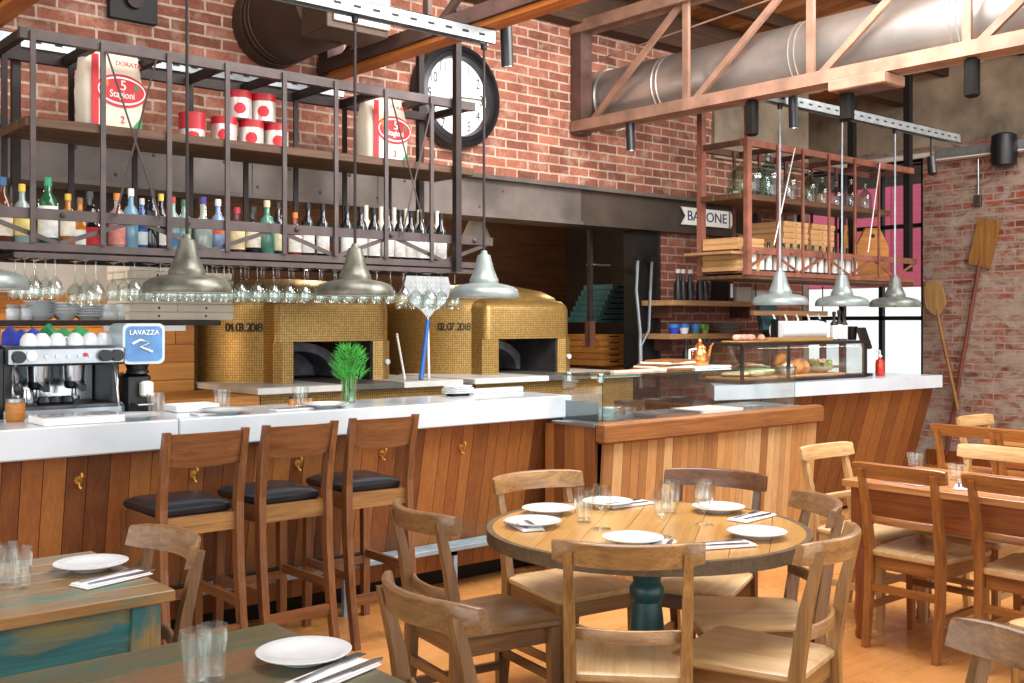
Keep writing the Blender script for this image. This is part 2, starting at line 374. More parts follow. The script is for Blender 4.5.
M['dark_teal'] = plain('dark_teal_panel','#2a4a52',.4,0,.1,6)
M['glass_table'] = thin_glass('table_glass',(.95,.97,.965,1),1.0,.06)
M['matte_dark'] = plain('matte_dark_metal','#110d0b',.85,0,.15,8,spec=.2)
M['mirror_peel'] = plain('perforated_aluminium','#d7dde0',.3,.85,.06,20)
def floor_mat():
    m, nt, b = newmat('stained_floor_boards')
    br = N(nt,'ShaderNodeTexBrick', offset=.37); br.inputs['Scale'].default_value = 1; br.inputs['Brick Width'].default_value = 1.9; br.inputs['Row Height'].default_value = .14
    br.inputs['Mortar Size'].default_value = .0022; br.inputs['Color1'].default_value = rgb('#c98f4e'); br.inputs['Color2'].default_value = rgb('#b0773c'); br.inputs['Mortar'].default_value = rgb('#7d4c26')
    nt.links.new(coords(nt), br.inputs['Vector'])
    n1 = noise(nt, coords(nt), 1.4, 6, .62, .4); n2 = noise(nt, coords(nt, scale=(2,18,2)), 1.8, 5, .6)
    col = mixc(nt, .6, br.outputs['Color'], ramp(nt, n1, [(.3,rgb('#a5622c')),(.7,rgb('#d9a064'))]))
    col = mixc(nt, .35, col, ramp(nt, n2, [(.3,(.55,.5,.45,1)),(.7,(1,1,1,1))]), 'MULTIPLY')
    nt.links.new(col, b.inputs['Base Color'])
    nt.links.new(ramp(nt, n1, [(.3,(.2,.2,.2,1)),(.7,(.36,.36,.36,1))]), b.inputs['Roughness'])
    bump(nt, b, br.outputs['Fac'], -.2, .003)
    return m
M['floor'] = floor_mat()

# ------------------------------------------------------------------ the room
YB, XS = 6.1, 10.66          # back wall plane, side wall plane
struct(MB().box(-2.5, 13.2, -3.0, 9.0, -.1, 0).build('floor', M['floor'], smooth=False))
b = MB(); b.box(-1.5, 6.84, YB, YB+.3, 2.54, 4.6); b.box(6.84, 8.95, YB, YB+.3, 2.54, 4.6)
struct(b.build('wall_back', M['brick'], smooth=False))
struct(MB().box(6.84, 8.95, YB+.02, YB+.3, 0, 2.3).build('wall_pier', M['brick_pier'], smooth=False))
b = MB(); b.box(7.55, 8.98, YB-.03, YB, 2.95, 4.35); struct(b.build('wall_plaster', M['plaster'], smooth=False))
# side wall with its window opening (Y 5.78..7.35, z .55..3.02)
WY0, WY1, WZ0, WZ1 = 5.80, 7.40, .85, 3.24
b = MB(); b.box(XS, XS+.3, -3, WY0, 0, 3.33); b.box(XS, XS+.3, WY0, WY1, 0, WZ0); b.box(XS, XS+.3, WY0, WY1, WZ1, 3.33); b.box(XS, XS+.3, WY1, 8.3, 0, 3.33)
struct(b.build('wall_right', M['brick_old'], smooth=False))
b = MB(); b.box(XS+.02, XS+.3, -3, 8.3, 3.33, 4.6)
struct(b.build('wall_right_upper', M['plaster'], smooth=False))
struct(MB().box(8.7, XS, 8.0, 8.3, 0, 4.6).build('wall_alcove', M['plaster'], smooth=False))
struct(MB().box(8.65, 8.95, YB+.3, 8.3, 0, 4.6).build('wall_return', M['brick_pier'], smooth=False))
struct(MB().box(XS-.03, XS, -3, WY0-.05, 0, .16, .004).build('baseboard_right', M['leg_red'], smooth=False))
# ceiling boards, sloping up from the back wall
b = MB(); z0, z1 = 4.08, 4.75
def zc(y): return z0+(YB-y)*(z1-z0)/(YB+1.0)
x = -1.5
while x < XS+.2:
    w = random.uniform(.11,.17)
    b.loft([[(x,y,zc(y)),(x+w-.006,y,zc(y)),(x+w-.006,y,zc(y)+.03),(x,y,zc(y)+.03)] for y in (YB+2.3,-1.0)], var=random.random()); x += w
struct(b.build('ceiling', M['ceil'], smooth=False))
struct(MB().loft([[(-1.6,y,zc(y)+.04),(XS+.4,y,zc(y)+.04),(XS+.4,y,zc(y)+.1),(-1.6,y,zc(y)+.1)] for y in (YB+2.5,-1.0)]).build('roof', M['dark_room'], smooth=False))
struct(MB().box(-1.4, XS, YB-.16, YB-.0, 3.80, 4.06).build('ceiling_ledger', M['joist'], smooth=False))
y = YB-.55
for k in range(8):
    yy = y-k*.8; o = MB().box(-1.4, XS, yy-.035, yy+.035, zc(yy)-.1, zc(yy)-.004).build('ceiling_beam', M['joist'], smooth=False); struct(o)
# lintel of riveted plates over the oven opening
b = MB(); b.box(-1.5, 5.9, YB-.03, YB+.25, 2.28, 2.53); b.box(-1.5, 7.85, YB-.09, YB+.1, 2.53, 2.56); b.box(-1.5, 5.9, YB-.06, YB+.25, 2.255, 2.28)
for i in range(7): b.box(-.6+i*.92, -.59+i*.92, YB-.036, YB-.03, 2.285, 2.53)
for i in range(26): b.ball((-.4+i*.22, YB-.03, 2.33+.13*(i%2)), .012, 8)
struct(b.build('trim_lintel', M['lintel'], smooth=False))
b = MB(); b.box(5.9, 7.85, YB-.03, YB+.25, 2.28, 2.53); b.box(5.9, 7.85, YB-.06, YB+.25, 2.255, 2.28)
struct(b.build('trim_lintel_dark', M['lintel_dark'], smooth=False))
# kitchen behind the opening
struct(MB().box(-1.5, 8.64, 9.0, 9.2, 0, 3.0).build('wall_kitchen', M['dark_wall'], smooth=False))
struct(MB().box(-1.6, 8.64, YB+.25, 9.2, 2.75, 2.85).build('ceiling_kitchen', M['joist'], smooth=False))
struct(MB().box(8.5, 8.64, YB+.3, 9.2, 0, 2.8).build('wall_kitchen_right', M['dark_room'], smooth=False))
b = MB(); z = .9
while z < 1.62:
    xx = -1.5-random.random()
    while xx < 2.95:
        b.box(max(xx,-1.5), min(xx+.6,2.95), 6.62, 6.64, z, z+.108, 0, random.random()); xx += .605
    z += .113
b.box(-1.5, 2.95, 6.64, 6.8, .2, 1.7)
struct(b.build('wall_kitchen_boards', M['orange_tile'], smooth=False))
struct(MB().box(-1.5,2.95,6.5,6.8,1.66,1.86,.006).build('trim_grey_panel', M['grey_panel'], smooth=False))
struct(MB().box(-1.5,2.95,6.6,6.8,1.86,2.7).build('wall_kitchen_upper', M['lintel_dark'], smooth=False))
# window in the side wall
b = MB()
def mull(y0,y1,zz0,zz1): b.box(XS+.05, XS+.11, y0, y1, zz0, zz1)
mull(WY0,WY0+.05,WZ0,WZ1); mull(WY1-.05,WY1,WZ0,WZ1); mull(WY0,WY1,WZ0,WZ0+.05); mull(WY0,WY1,WZ1-.05,WZ1)
mull(6.30,6.345,WZ0,WZ1); mull(6.78,6.84,WZ0,WZ1)
for zz in (1.53, 2.52): mull(WY0,WY1,zz-.022,zz+.022)
wf = b.build('window_1', M['iron'], smooth=False); struct(wf)
o = MB().box(XS+.075, XS+.08, WY0+.05, WY1-.05, WZ0+.05, WZ1-.05).build('window_1_pane', M['glass_thin'], wf, smooth=False)
# outside: pale pavement, pink building, black awning
struct(MB().box(XS+.3, 20, -3, 14, -.12, -.02).build('pavement', M['asphalt'], smooth=False))
o = MB(); o.box(14,14.2,5.2,11.5,1.98,5.0); o.box(13.98,14,5.2,11.5,2.0,2.06); o.box(14.02,14.1,5.3,5.4,-.02,1.99); o.box(14.02,14.1,11.3,11.4,-.02,1.99); o.box(13.985,14,8.1,8.14,2.06,5.0)
tag(o.build('pink_hoarding', M['pink'], smooth=False), 'pink painted hoarding outside the window at the right', 'hoarding')
o = MB(); o.loft([[(10.98,y,3.2),(11.3,y,3.04),(11.3,y,3.08),(10.98,y,3.28)] for y in (5.72,7.6)])
tag(o.build('window_awning', M['black'], smooth=False), 'black awning over the outside of the window', 'awning')

# ------------------------------------------------------------------ trusses, ducts, tracks
def truss(X, label, zb, zt, mat, wood_chord):
    t = thing('roof_truss', label, 'truss', (X,0,0), 0, 'steel roof trusses')
    m = M[mat]; y0, y1 = -.6, YB-.02
    b = MB()
    for dx in (-.075,.045): b.box(dx,dx+.03,y0,y1,zb+.0125,zb+.082)
    b.box(-.075,.075,y0,y1,zb,zb+.012); b.build('bottom_chord', m, t, smooth=False)
    b = MB()
    for dx in (-.075,.045): b.box(dx,dx+.03,y0,y1,zt-.09,zt-.0125)
    b.box(-.075,.075,y0,y1,zt-.012,zt); b.build('top_chord', m, t, smooth=False)
    if wood_chord: MB().box(-.055,.055,y0,y1-.02,zb-.035,zb-.001,.004).build('timber_chord', M['beam'], t, smooth=False)
    b = MB(); b.box(-.06,.06,y1-.1,y1+.01,zb-.02,zt); b.build('wall_post', M['truss_dark'], t, smooth=False)
    ys = [y1-.1-1.02*k for k in range(7)]
    for k,yy in enumerate(ys[1:]):
        b = MB(); b.box(-.03,.0,yy-.025,yy+.025,zb+.05,zt-.04); b.build('upright', m, t, smooth=False)
    for k in range(6):
        b = MB(); b.bar((.015,ys[k]-.03,zb+.06),(.015,ys[k+1]+.06,zt-.06),.03,.045); b.build('diagonal', m, t, smooth=False)
    MB().cyl((.07,y1-.02,zb+.55),(.07,y0,zt+.12),.006,seg=6).build('tie_rod', m, t)
    return t
truss(1.58, 'roof truss with timber chord in painted orange bounce light at the far left above the rack', 3.08, 3.8, 'truss_dark', True)
truss(3.62, 'roof truss with timber chord in painted orange bounce light crossing in front of the wall clock', 3.09, 3.8, 'truss_dark', True)
truss(5.87, 'pinkish primed steel roof truss running below the long silver duct', 2.975, 3.83, 'truss', False)
def speakerish(name,label,p,w,h,mat,cat,grp):
    o = MB().box(p[0]-w*.45,p[0]+w*.45,p[1]-w/2,p[1]+w/2,p[2]-h,p[2],.012).build(name, M[mat]); return tag(o,label,cat,grp)
for px,y0_,lab in ((752,103,'dark downlight box hanging from the truss nearest the brick wall'),(847,92,'dark downlight box hanging from the truss in the middle of its run'),(972,58,'dark downlight box hanging from the truss at the far right')):
    p = XP(px, y0_, 5.87); speakerish('downlight_box',lab,(5.87,p.y,2.973),.075,.24 if px<960 else .22,'matte_dark','light','dark downlights under the truss')
# register box on the truss
p = XP(866,86,5.87)
t = thing('air_register','flat pinkish box fixed under the right hand truss','register',(p.x,p.y,2.915))
MB().box(-.12,.12,-.19,.19,-.01,.055,.006).build('box', M['truss'], t, smooth=False)
MB().box(-.09,.09,-.15,.15,-.016,-.008).build('grille', M['truss_dark'], t, smooth=False)
# round ducts
def duct(name,label,X,zc_,r,y0,y1,mat,rings):
    t = thing(name,label,'duct',(X,0,zc_))
    b = MB(); b.cyl((0,y1,0),(0,y0,0),r,seg=40); b.build('pipe', M[mat], t)
    for yy in rings:
        for d in (0,.045):
            MB().tube([(r*1.005*math.cos(a),yy+d,r*1.005*math.sin(a)) for a in [2*PI*k/40 for k in range(40)]], .007, 6, closed=True).build('seam_ring', M[mat], t)
    MB().cyl((0,y1,0),(0,y1-.1,0),r*1.05,r*1.05,40).build('wall_collar', M['duct_dark' if mat=='duct_dark' else mat], t)
    return t
duct('air_duct','long silver round air duct running along the steel truss to the brick wall',6.2,3.27,.235,-.6,YB-.01,'duct',[5.35,4.15,3.05])
t = duct('air_duct','dark round air duct with a square white ended box above the rack',3.22,3.34,.25,5.35,YB-.01,'duct_dark',[5.9])
MB().box(-.2,.2,5.08,5.36,-.24,.12,.004).build('plenum_box', M['duct_dark'], t, smooth=False)
MB().box(-.16,.2,5.06,5.08,-.2,.1,.004).build('white_register', M['white_sheet'], t, smooth=False)
t = thing('pipe_hanger','dark steel bracket fixed on the brick wall high beside the hanging duct','bracket',(2.34,YB-.04,3.31))
MB().box(-.14,.14,-.0,.035,-.1,.14,.005).build('plate', M['iron'], t, smooth=False); MB().cyl((0,0,.02),(0,-.03,.02),.05,seg=14).build('boss', M['steel_dark'], t)
# light tracks
def track(name,label,x0,x1,y,z):
    t = thing(name,label,'track',(x0,y,z),0,'galvanised light tracks'); L = x1-x0
    b = MB(); b.box(0,L,-.03,-.026,0,.075); b.box(0,L,.026,.03,0,.075); b.box(0,L,-.03,.03,.071,.075); b.box(0,L,-.03,-.018,0,.004); b.box(0,L,.018,.03,0,.004)
    b.build('channel', M['galv'], t, smooth=False)
    b = MB()
    n = int(L/.11)
    for i in range(n): b.box(.04+i*.11,.08+i*.11,-.0315,-.0298,.032,.044)
    b.build('slot_pattern', M['iron'], t, smooth=False)
    return t
track('light_track','galvanised light track above the bar stools',.2,3.65,4.44,2.975)
track('light_track','galvanised light track over the glass cases on the right',6.05,8.72,4.44,2.995)
track('light_track','galvanised channel fixed along the brick wall behind the rack',1.3,3.7,YB-.06,2.95)
def spot(label,p,top=0.05):
    t = thing('spotlight',label,'spotlight',p,0,'black cylinder spotlights')
    MB().cyl((0,0,0),(0.01,0,-.21),.033,seg=16).build('can', M['black'], t)
    MB().cyl((0,0,top),(0,0,0),.01,seg=8).build('stem', M['iron'], t)
    MB().cyl((.01,0,-.211),(.0105,0,-.216),.028,seg=16).build('lens', M['chrome'], t)
spot('black cylinder spotlight at the end of the light track beside the wall clock', YP(506,27,4.40))
spot('small black cylinder spotlight hanging from the truss close to the brick wall', XP(630,122,5.87))
spot('silver grey cylinder spotlight clamped on the left end of the right hand track', YP(793,97,4.36))
t = thing('spotlight','small dark spotlight dropping on a rod from the far end of the right hand track','spotlight',YP(931,160,4.44),0,'black cylinder spotlights')
MB().cyl((0,0,.27),(0,0,0),.008,seg=8).build('rod', M['iron'], t); MB().cyl((.0,0,.02),(-.03,-.03,-.12),.035,seg=14).build('can', M['black'], t)
# conduit and cable tray on the side wall, wall speaker
t = thing('cable_tray','grey metal cable tray running along the top of the worn brick wall','cable tray',(XS-.02,0,0))
MB().box(-.12,-.0,1.0,5.6,3.17,3.26,.004).build('tray', M['galv'], t, smooth=False)
MB().box(-.13,0,1.0,5.6,3.155,3.168).build('lip', M['white_sheet'], t, smooth=False)
t = thing('conduit_pipe','pale conduit pipe crossing above the window','pipe',(0,0,0))
MB().tube([(XS-.04,5.5,3.24),(XS-.04,6.6,3.24),(XS-.04,7.9,3.22)],.028,10).build('pipe', M['white_sheet'], t)
p = XP(978,150,XS-.03); q = XP(975,198,XS-.03)
t = thing('wall_conduit','thin grey conduit dropping to a junction box on the worn brick wall','conduit',(XS-.02,p.y,0))
MB().cyl((0,0,3.17),(0,0,q.z),.009,seg=8).build('pipe', M['brushed'], t); MB().box(-.03,.01,-.035,.035,q.z-.09,q.z+.03,.006).build('junction_box', M['steel'], t)
p = XP(1005,150,XS-.16)
t = thing('wall_speaker','black loudspeaker mounted high on the worn brick wall','speaker',(XS-.02,p.y,p.z))
MB().lathe([(.07,-.17),(.115,-.15),(.125,0),(.115,.14),(.08,.16)],(-.16,0,0),20).build('cabinet', M['black'], t)
MB().tube([(-.16,.12,.06),(-.08,.17,.06),(-.03,.17,0),(-.08,.17,-.09),(-.16,.12,-.09)],.012,8).build('bracket', M['black'], t)
MB().cyl((-.16,-.0,.0),(0.02,0,0),.03,seg=10).build('mount', M['iron'], t)

# ------------------------------------------------------------------ wall clock
pc = YP(457,97,YB-.06); R = .375
t = thing('wall_clock','large round black framed clock with white face on the brick wall','clock',(pc.x,YB-.002,pc.z))
def ringy(b, prof, seg=48): # lathe about y axis, (radius, y)
    b.loft([[(r*math.cos(2*PI*k/seg), y, r*math.sin(2*PI*k/seg)) for k in range(seg)] for r,y in prof], cap=False)
b = MB(); ringy(b,[(R*.98,0),(R,-.05),(R*.96,-.1),(R*.88,-.115),(R*.84,-.09),(R*.8,-.095),(R*.76,-.1),(R*.73,-.06),(R*.73,0)]); b.build('frame', M['black'], t)
b = MB(); b.cyl((0,-.01,0),(0,-.045,0),R*.74,seg=48); b.build('face', M['paper'], t, smooth=False)
b = MB()
b.cyl((0,-.066,0),(0,-.07,0),.02,seg=12); b.bar((0,-.06,0),(-R*.5,-.06,-R*.15),.004,.022,(0,1,0)); b.build('hour_hand', M['black_print'], t, smooth=False)
b = MB(); b.bar((0,-.063,0),(R*.62,-.063,R*.02),.004,.016,(0,1,0)); b.build('minute_hand', M['black_print'], t, smooth=False)
for i in range(1,13):
    a = PI/2-i*PI/6; text('numeral', str(i), .105, M['black_print'], (R*.615*math.cos(a),-.047,R*.615*math.sin(a)), (PI/2,0,0), t, .001, .7)

# ------------------------------------------------------------------ hanging racks
def rack(name,label,x0,x1,xl0,xl1,y0,y1,zt,zsh,zu,zl,posts,mat,matb,sh,crossn,ext=()):
    t = thing(name,label,'rack',(0,0,0))
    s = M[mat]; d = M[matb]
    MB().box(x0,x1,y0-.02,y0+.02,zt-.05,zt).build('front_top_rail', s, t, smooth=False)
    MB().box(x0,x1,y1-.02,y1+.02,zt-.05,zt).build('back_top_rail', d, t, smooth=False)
    for k in range(crossn+1):
        xx = x0+.02+(x1-x0-.04)*k/crossn; MB().box(xx-.018,xx+.018,y0+.021,y1-.021,zt-.045,zt-.005).build('cross_rail', d, t, smooth=False)
    for xx in posts:
        MB().box(xx-.012,xx+.012,y0-.034,y0-.0205,zl,zt-.012).build('front_post', s, t, smooth=False)
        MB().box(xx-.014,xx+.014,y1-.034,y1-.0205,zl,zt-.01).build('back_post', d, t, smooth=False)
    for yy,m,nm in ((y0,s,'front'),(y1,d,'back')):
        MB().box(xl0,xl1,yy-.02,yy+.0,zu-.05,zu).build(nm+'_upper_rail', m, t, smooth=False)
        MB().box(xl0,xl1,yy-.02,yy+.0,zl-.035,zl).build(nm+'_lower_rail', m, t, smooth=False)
    n = max(2,round((xl1-xl0)/.36)); b = MB()
    for k in range(n):
        xa, xb = xl0+(xl1-xl0)*k/n, xl0+(xl1-xl0)*(k+1)/n
        b.bar((xa,y0-.008,zl if k%2==0 else zu-.03),(xb,y0-.008,zu-.03 if k%2==0 else zl),.008,.022)
    b.build('lattice', s, t, smooth=False)
    MB().box(xl0,xl1,y0+.001,y1-.021,zl-.02,zl-.004).build('bottle_shelf', d, t, smooth=False)
    for (sx0,sx1,sz,sm) in sh:
        b = MB()
        for k in range(3):
            w = (y1-y0-.04)/3; b.box(sx0,sx1,y0-.02+k*(w+.003),y0-.02+k*(w+.003)+w,sz-.045,sz,.004)
        b.build('shelf_board', M[sm], t, smooth=False)
    for k in range(6):
        xx = xl0+.15+(xl1-xl0-.3)*k/5; MB().ball((xx,y0-.024,zu-.025),.014,8).build('bolt', s, t)
    return t
fp = [YP(p,150,5.2).x for p in (31,101,167,225,282,333.5,383.5,429)]
rk = rack('hanging_rack','brown steel rack hanging over the bar with a plank shelf and a bottle shelf',1.475,4.13,.9,4.27,5.2,5.65,2.845,2.44,2.02,1.86,fp,'steel','steel_dark',[(1.5,4.12,2.44,'shelf_wood')],8)
MB().box(1.45,4.27,5.18,5.2,1.79,1.815).build('glass_rail_front', M['steel'], rk, smooth=False)
MB().box(.9,4.27,5.64,5.66,1.79,1.815).build('glass_rail_back', M['steel_dark'], rk, smooth=False)
b = MB(); xx = 1.46
while xx < 4.27: b.box(xx-.005,xx+.005,5.2,5.64,1.805,1.815); xx += .0475
b.build('glass_hanger_bars', M['steel_dark'], rk, smooth=False)
for px0,px1 in ((103,157),(153,112),(387,422),(428,398)):
    a, c = YP(px0,52 if px0<200 else 92,5.2), YP(px1,190 if px0<200 else 205,5.2)
    MB().cyl((a.x,5.155,2.79),(c.x,5.155,2.0),.005,seg=6).build('cross_brace', M['steel'], rk)
for xx,yy in ((YP(457,150,5.155).x,5.155),(YP(420,150,5.69).x,5.69),(1.6,5.69)):
    MB().box(xx-.02,xx+.02,yy-.02,yy+.02,1.80,3.4 if xx>2 else 2.9).build('hanger_post', M['steel_dark'], rk, smooth=False)
Y2 = 5.0
fp2 = [YP(p,200,Y2).x for p in (742,775,800,826,852,876)]
r2 = rack('hanging_rack','rusty steel rack hanging over the right counter with jars boxes and small bottles',6.54,9.0,6.54,9.05,Y2,Y2+.42,2.87,2.46,2.06,1.88,fp2,'rust','rust_dark',[(6.5,8.6,2.46,'shelf_wood')],5)
MB().box(6.5,9.0,Y2-.015,Y2+.42,1.815,1.844,.004).build('lower_board', M['shelf_wood'], r2, smooth=False)
MB().box(6.38,6.56,Y2-.02,Y2+.43,2.0,2.02).build('side_shelf', M['pale_board'], r2, smooth=False)
p = XP(700,150,6.54); MB().box(6.525,6.575,p.y-.03,p.y+.02,1.85,3.3).build('corner_post', M['rust'], r2, smooth=False)
MB().box(6.515,6.567,Y2-.07,Y2-.035,1.85,3.35).build('corner_post', M['rust'], r2, smooth=False)
for px,yy in ((852,Y2+.5),(908,Y2+.1)):
    q = YP(px,150,yy); MB().box(q.x-.03,q.x+.03,yy-.03,yy+.03,1.95,4.0).build('hanger_post', M['iron'], r2, smooth=False)
for px0,px1 in ((795,774),(880,868)):
    a, c = YP(px0,160,Y2-.06), YP(px1,250,Y2-.06); MB().cyl((a.x,Y2-.06,2.85),(c.x,Y2-.06,2.08),.005,seg=6).build('cross_brace', M['white_sheet'], r2)

# ------------------------------------------------------------------ bottles
def bottle(x,y,z,h,r,glass,label,capcol,lab,txt,cat='bottle',shape='std',grp='bottles on the hanging rack',trans=False):
    t = thing('liquor_bottle' if cat=='bottle' else cat, txt, 'bottle', (x,y,z), 0, grp)
    if shape=='std': prof = [(r*.9,0),(r,.006),(r,h*.58),(r*.85,h*.66),(r*.38,h*.74),(r*.34,h*.93)]
    elif shape=='wine': prof = [(r*.95,0),(r,.006),(r,h*.62),(r*.8,h*.7),(r*.42,h*.77),(r*.38,h*.97)]
    elif shape=='square': prof = [(r,0),(r*1.08,.01),(r*1.08,h*.66),(r*.7,h*.73),(r*.36,h*.76),(r*.36,h*.93)]
    else: prof = [(r*.9,0),(r*1.1,.02),(r*1.15,h*.4),(r*.8,h*.55),(r*.34,h*.68),(r*.34,h*.93)]
    if glass not in M: M[glass] = plain('bottle_glass_'+glass.strip('#'), glass, .12, 0, .08, 6, coat=.6)
    if label and label not in M: M[label] = plain('label_'+label.strip('#'), label, .7, 0, .08, 30)
    if capcol not in M: M[capcol] = plain('cap_'+capcol.strip('#'), capcol, .35, 0, .06, 8)
    MB().lathe(prof,seg=14).build('bottle_glass', M[glass], t)
    MB().lathe([(r*.42,h*.88),(r*.42,h),(r*.36,h*1.005)],seg=12).build('cap', M[capcol], t)
    if label:
        a, c = lab; rr = r*1.1 if shape=='square' else r*1.02
        MB().lathe([(rr,h*a),(rr,h*c)],seg=14,cap=False).build('paper_label', M[label], t)
    return t
ZL = 1.857; YBT = 5.33
def bx_(px,Y=YBT): return YP(px,300,Y).x
CLR = '#8fa09c'
spec = [
 (3,.31,.042,'#5a2c1c','#e8dcc8','#1f5a86','std',(.12,.5),'brown bottle with blue cap and cream label at the far left of the rack'),
 (22,.285,.038,CLR,'#e3d27a','#d8b53a','std',(.15,.52),'clear bottle with yellow cap and pale yellow label on the rack'),
 (48,.325,.045,'#1d5a35','#e9e9e2','#2a8f62','wine',(.12,.58),'tall green bottle with green cap and white label on the rack'),
 (68,.255,.036,'#b5671f','#efe9d8','#d9b02e','std',(.2,.5),'amber bottle with yellow cap and white label on the rack'),
 (80,.24,.034,'#c97a24','#f2efe9','#8a5a24','square',(.05,.35),'short orange bottle with white label beside the amber bottle'),
 (90,.275,.04,'#1b1a1c','#b9262c','#3a3a40','square',(.05,.36),'black bottle with red label on the rack'),
 (117,.275,.04,'#a8877c','#d98a80','#e07d2c','std',(.08,.5),'pale pink bottle with orange cap and pink label on the rack'),
 (131,.305,.036,'#6f9cb0',None,'#f0f0ec','std',(0,0),'pale blue clear bottle with white cap on the rack'),
 (142,.26,.03,'#3a5f94','#d5dbe0','#c9c9c4','std',(.1,.35),'slim blue bottle with white label beside the pale blue bottle'),
 (152,.315,.039,'#16171d','#d9d9d4','#1b1c28','wine',(.35,.55),'black bottle with pale shoulder label behind the steel post'),
 (161,.29,.034,'#23222a','#e0ddd2','#d8b94a','wine',(.1,.36),'dark bottle with yellow neck on the rack'),
 (173,.28,.034,'#82988f','#3f74a8','#a5342f','std',(.08,.34),'clear bottle with blue label and red cap behind the first pendant rod'),
 (184,.27,.037,'#7d9c8a','#3467a5','#2f6a4a','std',(.06,.3),'pale green bottle with blue label and green cap beside the pendant rod'),
 (203,.29,.044,'#9aa79c','#e8c22e','#4a2f86','flask',(.3,.52),'round shouldered clear bottle with purple cap and yellow label'),
 (218,.285,.038,'#7f98bb','#c9674a','#ecebe6','std',(.35,.5),'pale blue bottle with white cap and small red label'),
 (237,.25,.041,'#5b2430','#e7d3a2','#a91f35','std',(.1,.5),'dark red bottle with red wax cap and cream label'),
 (253,.26,.041,'#24201e','#e6dfcc','#2c2a2a','std',(.15,.5),'black bottle with cream label and dark cap'),
 (267,.30,.042,'#4a8570',None,'#d9c39c','std',(0,0),'green tinted clear bottle with beige cap'),
 (278,.295,.036,'#1c1b1c','#e9dfb4','#1a1a1a','wine',(.1,.48),'dark wine bottle with pale yellow label beside the green tinted bottle'),
 (295,.245,.036,'#8a2f24','#f0ece4','#e2702a','std',(.1,.48),'reddish bottle with orange cap and white label'),
]
for px,h,r,g,l,cp,shp,lab,txt in spec: bottle(bx_(px),YBT,ZL,h,r,g,l,cp,lab,txt,shape=shp)
k = 0
for px in (308,323,347,361,374,388,400,411,421,431,441):
    bottle(bx_(px),YBT,ZL,.305,.036,'#17181a','#ece9e2','#141416',(.08,.42),'dark wine bottle with plain white label in the wine row on the rack',shape='wine',grp='wine bottles with white labels'); k += 1
for px in (366,381,394,406,419,437):
    bottle(bx_(px,5.5),5.5,ZL,.34,.036,'#e4ddcc',None,'#e4ddcc',(0,0),'cream bottle standing behind the row of dark wine bottles',shape='wine',grp='cream bottles behind the wine')
x = 6.63; i = 0
first = None
while x < 8.15:
    if first is None:
        first = bottle(x,Y2+.046,ZL+.02,.235,.027,'#17181a','#ece9e2','#141416',(.08,.6),'small dark bottle with white label in the front row on the rusty rack',shape='wine',grp='small bottles on the rusty rack')
    else: dup(first,(x,Y2+.046,ZL+.02))
    x += .1
# jars and demijohns on the upper shelf of the second rack
def jar(px,h,r,mat,txt,closure=True,yy=Y2+.2):
    q = YP(px,200,yy); t = thing('glass_jar',txt,'jar',(q.x,yy,2.461),0,'glass vessels on the rusty rack')
    MB().lathe([(r*.9,0),(r,.02),(r,h*.5),(r*.85,h*.66),(r*.4,h*.8),(r*.22,h*.86),(r*.22,h*.97),(r*.26,h)],seg=18).build('vessel', mat, t)
    if closure: MB().lathe([(r*.24,h),(r*.26,h*1.04),(r*.12,h*1.07)],seg=10).build('stopper', M['brushed'], t)
Gg = thin_glass('green_demijohn_glass',(.62,.74,.62,1)); Gb = thin_glass('aqua_jar_glass',(.5,.72,.74,1)); Gc = thin_glass('clear_jar_glass',(.75,.8,.8,1))
jar(747,.33,.15,Gg,'large greenish glass demijohn at the left end of the upper shelf',False)
jar(768,.36,.1,Gb,'blue tinted glass jar beside the large demijohn'); jar(789,.3,.075,Gc,'clear bottle with metal stopper right of the blue jar')
jar(809,.28,.07,Gg,'green bottle with stopper in the middle of the upper shelf'); jar(822,.24,.06,Gg,'small green bottle before the pink window')
jar(836,.22,.06,Gc,'small clear bottle before the pink window'); jar(851,.26,.065,Gc,'clear stoppered bottle near the right end of the upper shelf'); jar(865,.24,.06,Gg,'green bottle at the right end of the upper shelf')

# ------------------------------------------------------------------ hanging glasses
def wineglass(r,h,name='wine_glass'):
    b = MB(); b.lathe([(.034,0),(.032,-.003),(.006,-.008),(.004,-.02),(.004,-h*.42),(.01,-h*.48),(r*.75,-h*.6),(r,-h*.75),(r*.95,-h*.9),(r*.82,-h),(r*.8,-h),(r*.93,-h*.9),(r*.97,-h*.75),(r*.72,-h*.62),(.002,-h*.5)],seg=14)
    return b.build(name, M['glass_thin'])
wg = wineglass(.038,.2); tag(wg,'clear stemmed wine glass hanging upside down under the bar rack','glass','wine glasses under the bar rack')
bg = wineglass(.048,.23,'wine_glass'); tag(bg,'large bowled wine glass hanging upside down under the bar rack','glass','large wine glasses under the bar rack')
pts = []
x = 1.56
while x < 4.22:
    for yy in (5.26,5.4,5.55):
        pts.append((x,yy))
    x += .095
f1 = f2 = True
for (x,yy) in pts:
    big = 1.66 < x < 2.02 or x > 3.7
    src = bg if big else wg
    if big and (int((x-1.56)/.095)%2): continue
    if 2.05 < x < 2.2: continue
    o = src if (f2 if big else f1) else src.copy()
    if big: f2 = False
    else: f1 = False
    if o is not src: C.objects.link(o)
    o.location = (x,yy,1.804)

